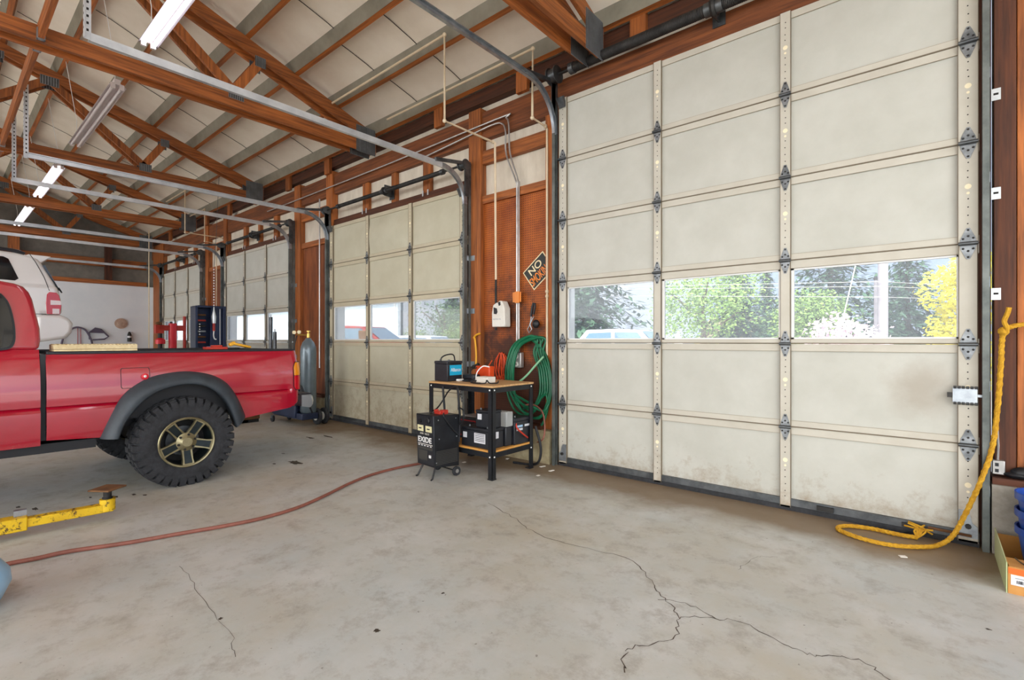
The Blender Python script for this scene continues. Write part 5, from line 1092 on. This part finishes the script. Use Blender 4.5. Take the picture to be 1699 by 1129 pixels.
for u_, z1, r_, l in ((-8.82, 1.66, .032, 'tall grey steel tube standing in front of the third door'), (-8.66, 1.40, .03, 'short grey steel tube standing beside the tall one')):
    mb = MB(); mb.cyl((u_, 3.85, 0), (u_, 3.85, z1), r_, 'galv_dark', 14); mb.cyl((u_ - .015, 3.85, z1), (u_ - .015, 3.85, z1 + .05), .007, 'galv', 8); mb.cyl((u_ + .015, 3.85, z1), (u_ + .015, 3.85, z1 + .05), .007, 'galv', 8); one(mb, 'steel_tube', l, 'steel tube', 'steel tubes by the third door')
# on the white end wall
rt = MB(); rt.lathe([(.145, 0), (.145, .03), (.085, .03), (.08, .075), (.03, .075), (.03, .05), (0, .05)], (-17.249, 3.42, 1.727), (1, 0, 0), 'rotor', 32); one(rt, 'brake_rotor', 'round rusty-tan brake disc hung on the white end wall', 'brake disc')
fa = thing('fender_liner', 'dark arched wheel liner leaning on the white end wall', 'wheel liner', (-17.1, 2.5, 1.1)); mb = MB(); mb.tube(spline([(-17.2, 2.17, 1.13), (-17.2, 2.24, 1.4), (-17.2, 2.4, 1.57), (-17.2, 2.52, 1.60), (-17.2, 2.66, 1.52), (-17.2, 2.76, 1.3), (-17.2, 2.80, 1.12)], 6), .022, 'purple_grey', 8); mb.build('arch_rim', fa); mb = MB(); mb.cyl((-17.22, 2.5, 1.12), (-17.22, 2.5, 1.59), .008, 'dark_red_line', 6); mb.cyl((-17.22, 2.56, 1.12), (-17.22, 2.56, 1.57), .008, 'dark_red_line', 6); mb.build('rib_rod', fa)
mf = MB(); mf.tube([(-17.2, 2.74, 1.28), (-17.2, 2.73, 1.46), (-17.2, 2.86, 1.585), (-17.2, 2.98, 1.55), (-17.2, 3.14, 1.36), (-17.2, 3.05, 1.29), (-17.2, 2.80, 1.27)], .022, 'purple_grey', 6); mf.prism([(-17.21, 2.74, 1.46), (-17.21, 2.86, 1.59), (-17.21, 2.98, 1.555), (-17.21, 3.06, 1.45)], (.02, 0, 0), 'purple_grey'); one(mf, 'mud_flap', 'smaller dark angular trim piece next to the arched liner on the end wall', 'trim piece')
bo = thing('spray_can', 'small dark bottle fixed to the white end wall under the brake disc', 'bottle', (-17.2, 3.6, 1.22)); mb = MB(); mb.lathe([(.05, 0), (.05, .12), (.05, .18), (.035, .25), (.02, .28)], (-17.19, 3.60, 1.22), (0, 0, 1), 'iron', 14); mb.build('can', bo); MB().lathe([(.052, 0), (.052, .05)], (-17.19, 3.6, 1.33), (0, 0, 1), 'label', 14).build('band', bo)
ws = MB(); ws.box((-17.249, 3.2, .0), (-16.95, 3.95, 1.0), 'grey_metal'); ws.box((-17.249, 2.1, 0), (-17.0, 3.2, 1.1), 'grey_metal'); one(ws, 'metal_bench', 'grey bench against the white end wall, hidden behind the pickup', 'bench')

# ================================================================== OUTSIDE
def foliage(mb, c, r_, n, s_, m, sq=1.0):
    for k in range(n):
        a, b_ = random.uniform(0, 2 * math.pi), math.acos(random.uniform(-1, 1)); q = r_ * random.uniform(.55, 1) 
        p = Vector(c) + Vector((math.sin(b_) * math.cos(a) * q, math.sin(b_) * math.sin(a) * q, math.cos(b_) * q * sq))
        u = Vector((random.gauss(0, 1), random.gauss(0, 1), random.gauss(0, .6))).normalized(); v = u.orthogonal().normalized(); ss = s_ * random.uniform(.5, 1.2)
        mb.add([p - u * ss, p + v * ss * .6, p + u * ss, p - v * ss * .6], [(0, 1, 2, 3)], m)
def broad(x, y, h, r_, m, label, n=2600, cat='tree', trunk=True):
    o = thing('broadleaf_tree' if trunk else 'shrub', label, cat, (x, y, -.06), 'trees and shrubs outside'); mb = MB(); z0 = h * (.25 if trunk else 0)
    for k in range(12):
        a = random.uniform(0, 6.28); f = random.random(); rr = r_ * (.45 + .2 * random.random()); q = r_ * (.6 if trunk else .5) * random.random() ** .5
        foliage(mb, (x + math.cos(a) * q, y + math.sin(a) * q, z0 + rr * .6 + f * max(.1, h - z0 - rr * 1.3)), rr, n // 6, .085 * (r_ / 2.2) ** .5, m)
    o2 = mb.build('crown' if trunk else 'foliage', o)
    if trunk:
        t_ = MB(); t_.tube([(x, y, -.06), (x + .1, y, h * .3), (x, y + .1, h * .7)], [.22, .16, .06], 'bark', 8)
        for k in range(5): a = k * 1.3; t_.tube([(x, y, h * (.25 + .07 * k)), (x + math.cos(a) * r_ * .6, y + math.sin(a) * r_ * .6, h * (.5 + .07 * k))], [.08, .03], 'bark', 6)
        t_.build('trunk', o)
    return o
def conifer(x, y, h, r_, label, m='leaf_dark', n=34, zb=.06):
    o = thing('conifer_tree', label, 'tree', (x, y, -.06), 'trees and shrubs outside'); mb = MB()
    for k in range(n):
        f = k / n; z = h * (zb + (1 - zb) * f); L = r_ * (1 - f) ** .8 * random.uniform(.75, 1.1) + .12; nb = max(4, int(10 * (1 - f)) + 4)
        for j in range(nb):
            a = 2 * math.pi * j / nb + k * .7 + random.uniform(-.3, .3); d_ = Vector((math.cos(a), math.sin(a), -.22))
            for q in range(int(8 + L * 11)):
                t_ = random.uniform(.15, 1) * L; p = Vector((x, y, z)) + d_ * t_ + Vector((random.gauss(0, .1), random.gauss(0, .1), random.gauss(0, .08))); u = (d_ + Vector((random.gauss(0, .5), random.gauss(0, .5), random.gauss(0, .25)))).normalized(); v = u.cross(Vector((0, 0, 1))).normalized(); s_ = .19 * random.uniform(.6, 1.3)
                mb.add([p - u * s_, p + v * s_ * .45, p + u * s_, p - v * s_ * .45], [(0, 1, 2, 3)], m)
    mb.build('needle_branches', o); t_ = MB(); t_.tube([(x, y, -.06), (x, y, h * .95)], [.25, .03], 'bark', 8); t_.build('trunk', o); return o
def at(u, dist):  # ground position at a bearing and distance along the view
    a = R(40.26); r_ = (u - 849.5) / 815; return ((-math.sin(a) + r_ * math.cos(a)) * dist, (math.cos(a) + r_ * math.sin(a)) * dist)
random.seed(21)
conifer(*at(972, 22), 6.6, 3.9, 'broad dark evergreen filling the left window of the tall door')
broad(*at(1165, 28), 5.6, 3.2, 'leaf_b', 'round light green tree in the middle window of the tall door')
conifer(*at(1222, 32), 7.0, 2.9, 'narrow evergreen behind the round light green tree')
conifer(*at(1272, 38), 7.0, 1.6, 'thin pointed evergreen next to the middle window edge')
broad(*at(1255, 36), 3.2, 2.6, 'leaf_a', 'low green shrub on the bank under the thin evergreen', 1200, 'shrub', False)
conifer(*at(1378, 24), 7.6, 4.2, 'big dark evergreen at the left of the right window', zb=.02)
broad(*at(1350, 22), 3.6, 1.8, 'leaf_b', 'light green leafy tree in front of the dark evergreen')
conifer(*at(1505, 26), 6.4, 4.0, 'dark evergreen behind the utility poles', zb=.02)
broad(*at(1598, 11), 3.3, 1.05, 'leaf_yellow', 'bright yellow shrub at the right of the right window', 2600, 'shrub', False)
broad(*at(1405, 11), 1.72, 1.15, 'blossom', 'white flowering bush at the foot of the right window', 1500, 'shrub', False)
broad(*at(735, 34), 4.6, 2.4, 'leaf_a', 'bare-branched green tree in the second door window', 900)
conifer(*at(752, 44), 6.4, 2.4, 'pointed evergreen far behind in the second door window')
broad(*at(765, 30), 2.6, 1.9, 'leaf_b', 'yellow-green shrub in the second door window', 1300, 'shrub', False)
broad(*at(690, 46), 2.5, 2.0, 'leaf_b', 'green shrub beside the pale blue building', 900, 'shrub', False)
hl = MB(); a_, b_ = at(1140, 44), at(1330, 44); hl.prism([(a_[0], a_[1], -.1), (b_[0], b_[1], -.1), (b_[0], b_[1], 3.6), (a_[0] + 2, a_[1], 3.2)], (3, 4, 0), 'grass_tan'); one(hl, 'hill', 'dry tan bank beyond the middle window', 'bank', kind='structure')
pp = thing('utility_pole', 'thick pale utility pole in the right window of the tall door', 'utility pole', (*at(1465, 16), -.06)); x, y = at(1465, 16); MB().tube([(x, y, -.06), (x, y, 9)], .14, 'pole_grey', 14).build('pole', pp); MB().box((x - .9, y - .05, 8.2), (x + .9, y + .05, 8.35), 'bark').build('crossarm', pp)
x, y = at(1453, 17); mb = MB(); mb.tube([(x, y, -.06), (x, y, 3.35)], .055, 'pole_grey', 10); mb.sphere((x, y, 3.4), .08, 'iron', 8); one(mb, 'utility_pole', 'thin pale pole just left of the thick utility pole', 'pole')
gw = MB(); x, y = at(1465, 16); x2, y2 = at(1372, 14); gw.cyl((x2, y2, -.06), (x, y, 7.5), .016, 'offwhite', 6); one(gw, 'guy_wire', 'pale guy wire slanting up to the utility pole', 'wire')
wr = MB()
for dz in (0, .35, .5): x, y = at(1465, 15.8); x2, y2 = at(930, 32); x3, y3 = at(1640, 20); wr.tube([(x2, y2, 4.2 + dz), (x, y, 2.65 + dz), (x3, y3, 2.9 + dz)], .007, 'offwhite', 5)
one(wr, 'power_lines', 'three pale overhead lines crossing in front of the trees', 'wires', kind='stuff')
# pale blue building and cars
hb = thing('blue_building', 'pale blue sided building outside the far doors', 'building', (-40, 14, -.06)); mb = MB(); mb.prism([(-75, 14, -.06), (-18.6, 14, -.06), (-26.6, 20, -.06), (-75, 20, -.06)], (0, 0, 3.16), 'skyblue_siding'); mb.build('siding_wall', hb)
mb = MB()
for k in range(18): mb.box((-75, 13.985, .05 + k * .17), (-18.59, 14, .06 + k * .17), 'white_panel')
for k in range(14): mb.box((-75 + k * 4.3, 13.97, 0), (-74.85 + k * 4.3, 13.99, 3.1), 'white')
mb.box((-18.75, 13.96, 0), (-18.55, 14.1, 3.1), 'galv'); mb.build('siding_batten', hb); mb = MB(); mb.prism([(-75.4, 13.6, 3.1), (-18.5, 13.6, 3.1), (-27.2, 20.3, 3.1), (-75.4, 20.3, 3.1)], (0, 0, .12), 'white_panel'); mb.build('roof', hb)
def car(u, dist, rz, m, label, h=1.45, hb=None):
    x, y = at(u, dist); o = thing('parked_car', label, 'car', (x, y, -.06), 'cars parked outside'); o.rotation_euler = (0, 0, rz); hz2 = hb or h * .56
    b_ = MB(); b_.prism([(px, -.85, pz) for px, pz in ((-2.2, .3), (2.2, .3), (2.25, .6), (2.1, hz2 - .08), (1.1, hz2), (-1.9, hz2), (-2.2, hz2 - .1))], (0, 1.7, 0), m); q = b_.build
    def loc(mb, nm, bev=.05):
        me = mb.mesh(nm); c_ = bpy.data.objects.new(nm, me); COL.objects.link(c_); c_.parent = o
        if bev: mo = c_.modifiers.new('edge', 'BEVEL'); mo.width = bev; mo.segments = 3; mo.limit_method = 'ANGLE'
        return c_
    loc(b_, 'body'); g_ = MB(); g_.prism([(px, -.74, pz) for px, pz in ((1.0, hz2), (.35, h - .03), (-.2, h), (-1.1, h - .02), (-1.75, hz2))], (0, 1.48, 0), m); loc(g_, 'cabin', .04)
    for sy in (-1, 1):
        for P_ in (((.78, hz2 + .06), (.3, h - .1), (-.3, h - .09), (-.3, hz2 + .06)), ((-.4, hz2 + .06), (-.4, h - .09), (-1.02, h - .11), (-1.45, hz2 + .06))):
            g_ = MB(); g_.prism([(px, sy * .742, pz) for px, pz in P_], (0, sy * .006, 0), 'glass_car'); loc(g_, 'side_window', 0)
    g_ = MB(); g_.prism([(.985, -.66, hz2 + .04), (.41, -.62, h - .07), (.41, .62, h - .07), (.985, .66, hz2 + .04)], (.012, 0, .012), 'glass_car'); loc(g_, 'windscreen', 0)
    g_ = MB(); g_.prism([(-1.70, -.66, hz2 + .05), (-1.16, -.62, h - .08), (-1.16, .62, h - .08), (-1.70, .66, hz2 + .05)], (-.012, 0, .012), 'glass_car'); loc(g_, 'rear_screen', 0)
    for px in (-1.35, 1.4):
        for py in (-.8, .8): w_ = MB(); w_.lathe([(.3, -.1), (.32, -.06), (.32, .06), (.3, .1)], (px, py, .32), (0, 1, 0), 'rubber', 20); w_.lathe([(.18, -.105), (.18, .105)], (px, py, .32), (0, 1, 0), 'galv', 16); loc(w_, 'wheel', 0)
    return o
car(606, 16.5, R(25), 'red_dull', 'red car with a tan panel seen through the left pane of the second door', 1.8, 1.3)
car(712, 18, R(20), 'white_panel', 'silver car seen through the right pane of the second door', 1.5)
car(1052, 13.5, R(10), 'white_paint', 'white car roof seen at the bottom of the left window of the tall door', 1.62)
x, y = at(601, 14.6); one(MB().box((x - .18, y - .01, -.06), (x + .18, y + .01, 1.55), 'cardboard'), 'notice_board', 'tan upright board in front of the red car in the second door window', 'board')
x, y = at(1124, 13); mb = MB(); mb.prism([(x - .16, y, 1.0), (x + .16, y, 1.0), (x, y, 1.5)], (.03, .02, 0), 'white'); mb.cyl((x, y + .01, -.06), (x, y + .01, 1.0), .025, 'galv', 8); one(mb, 'yard_marker', 'small white triangular marker on a post in the middle window', 'marker')
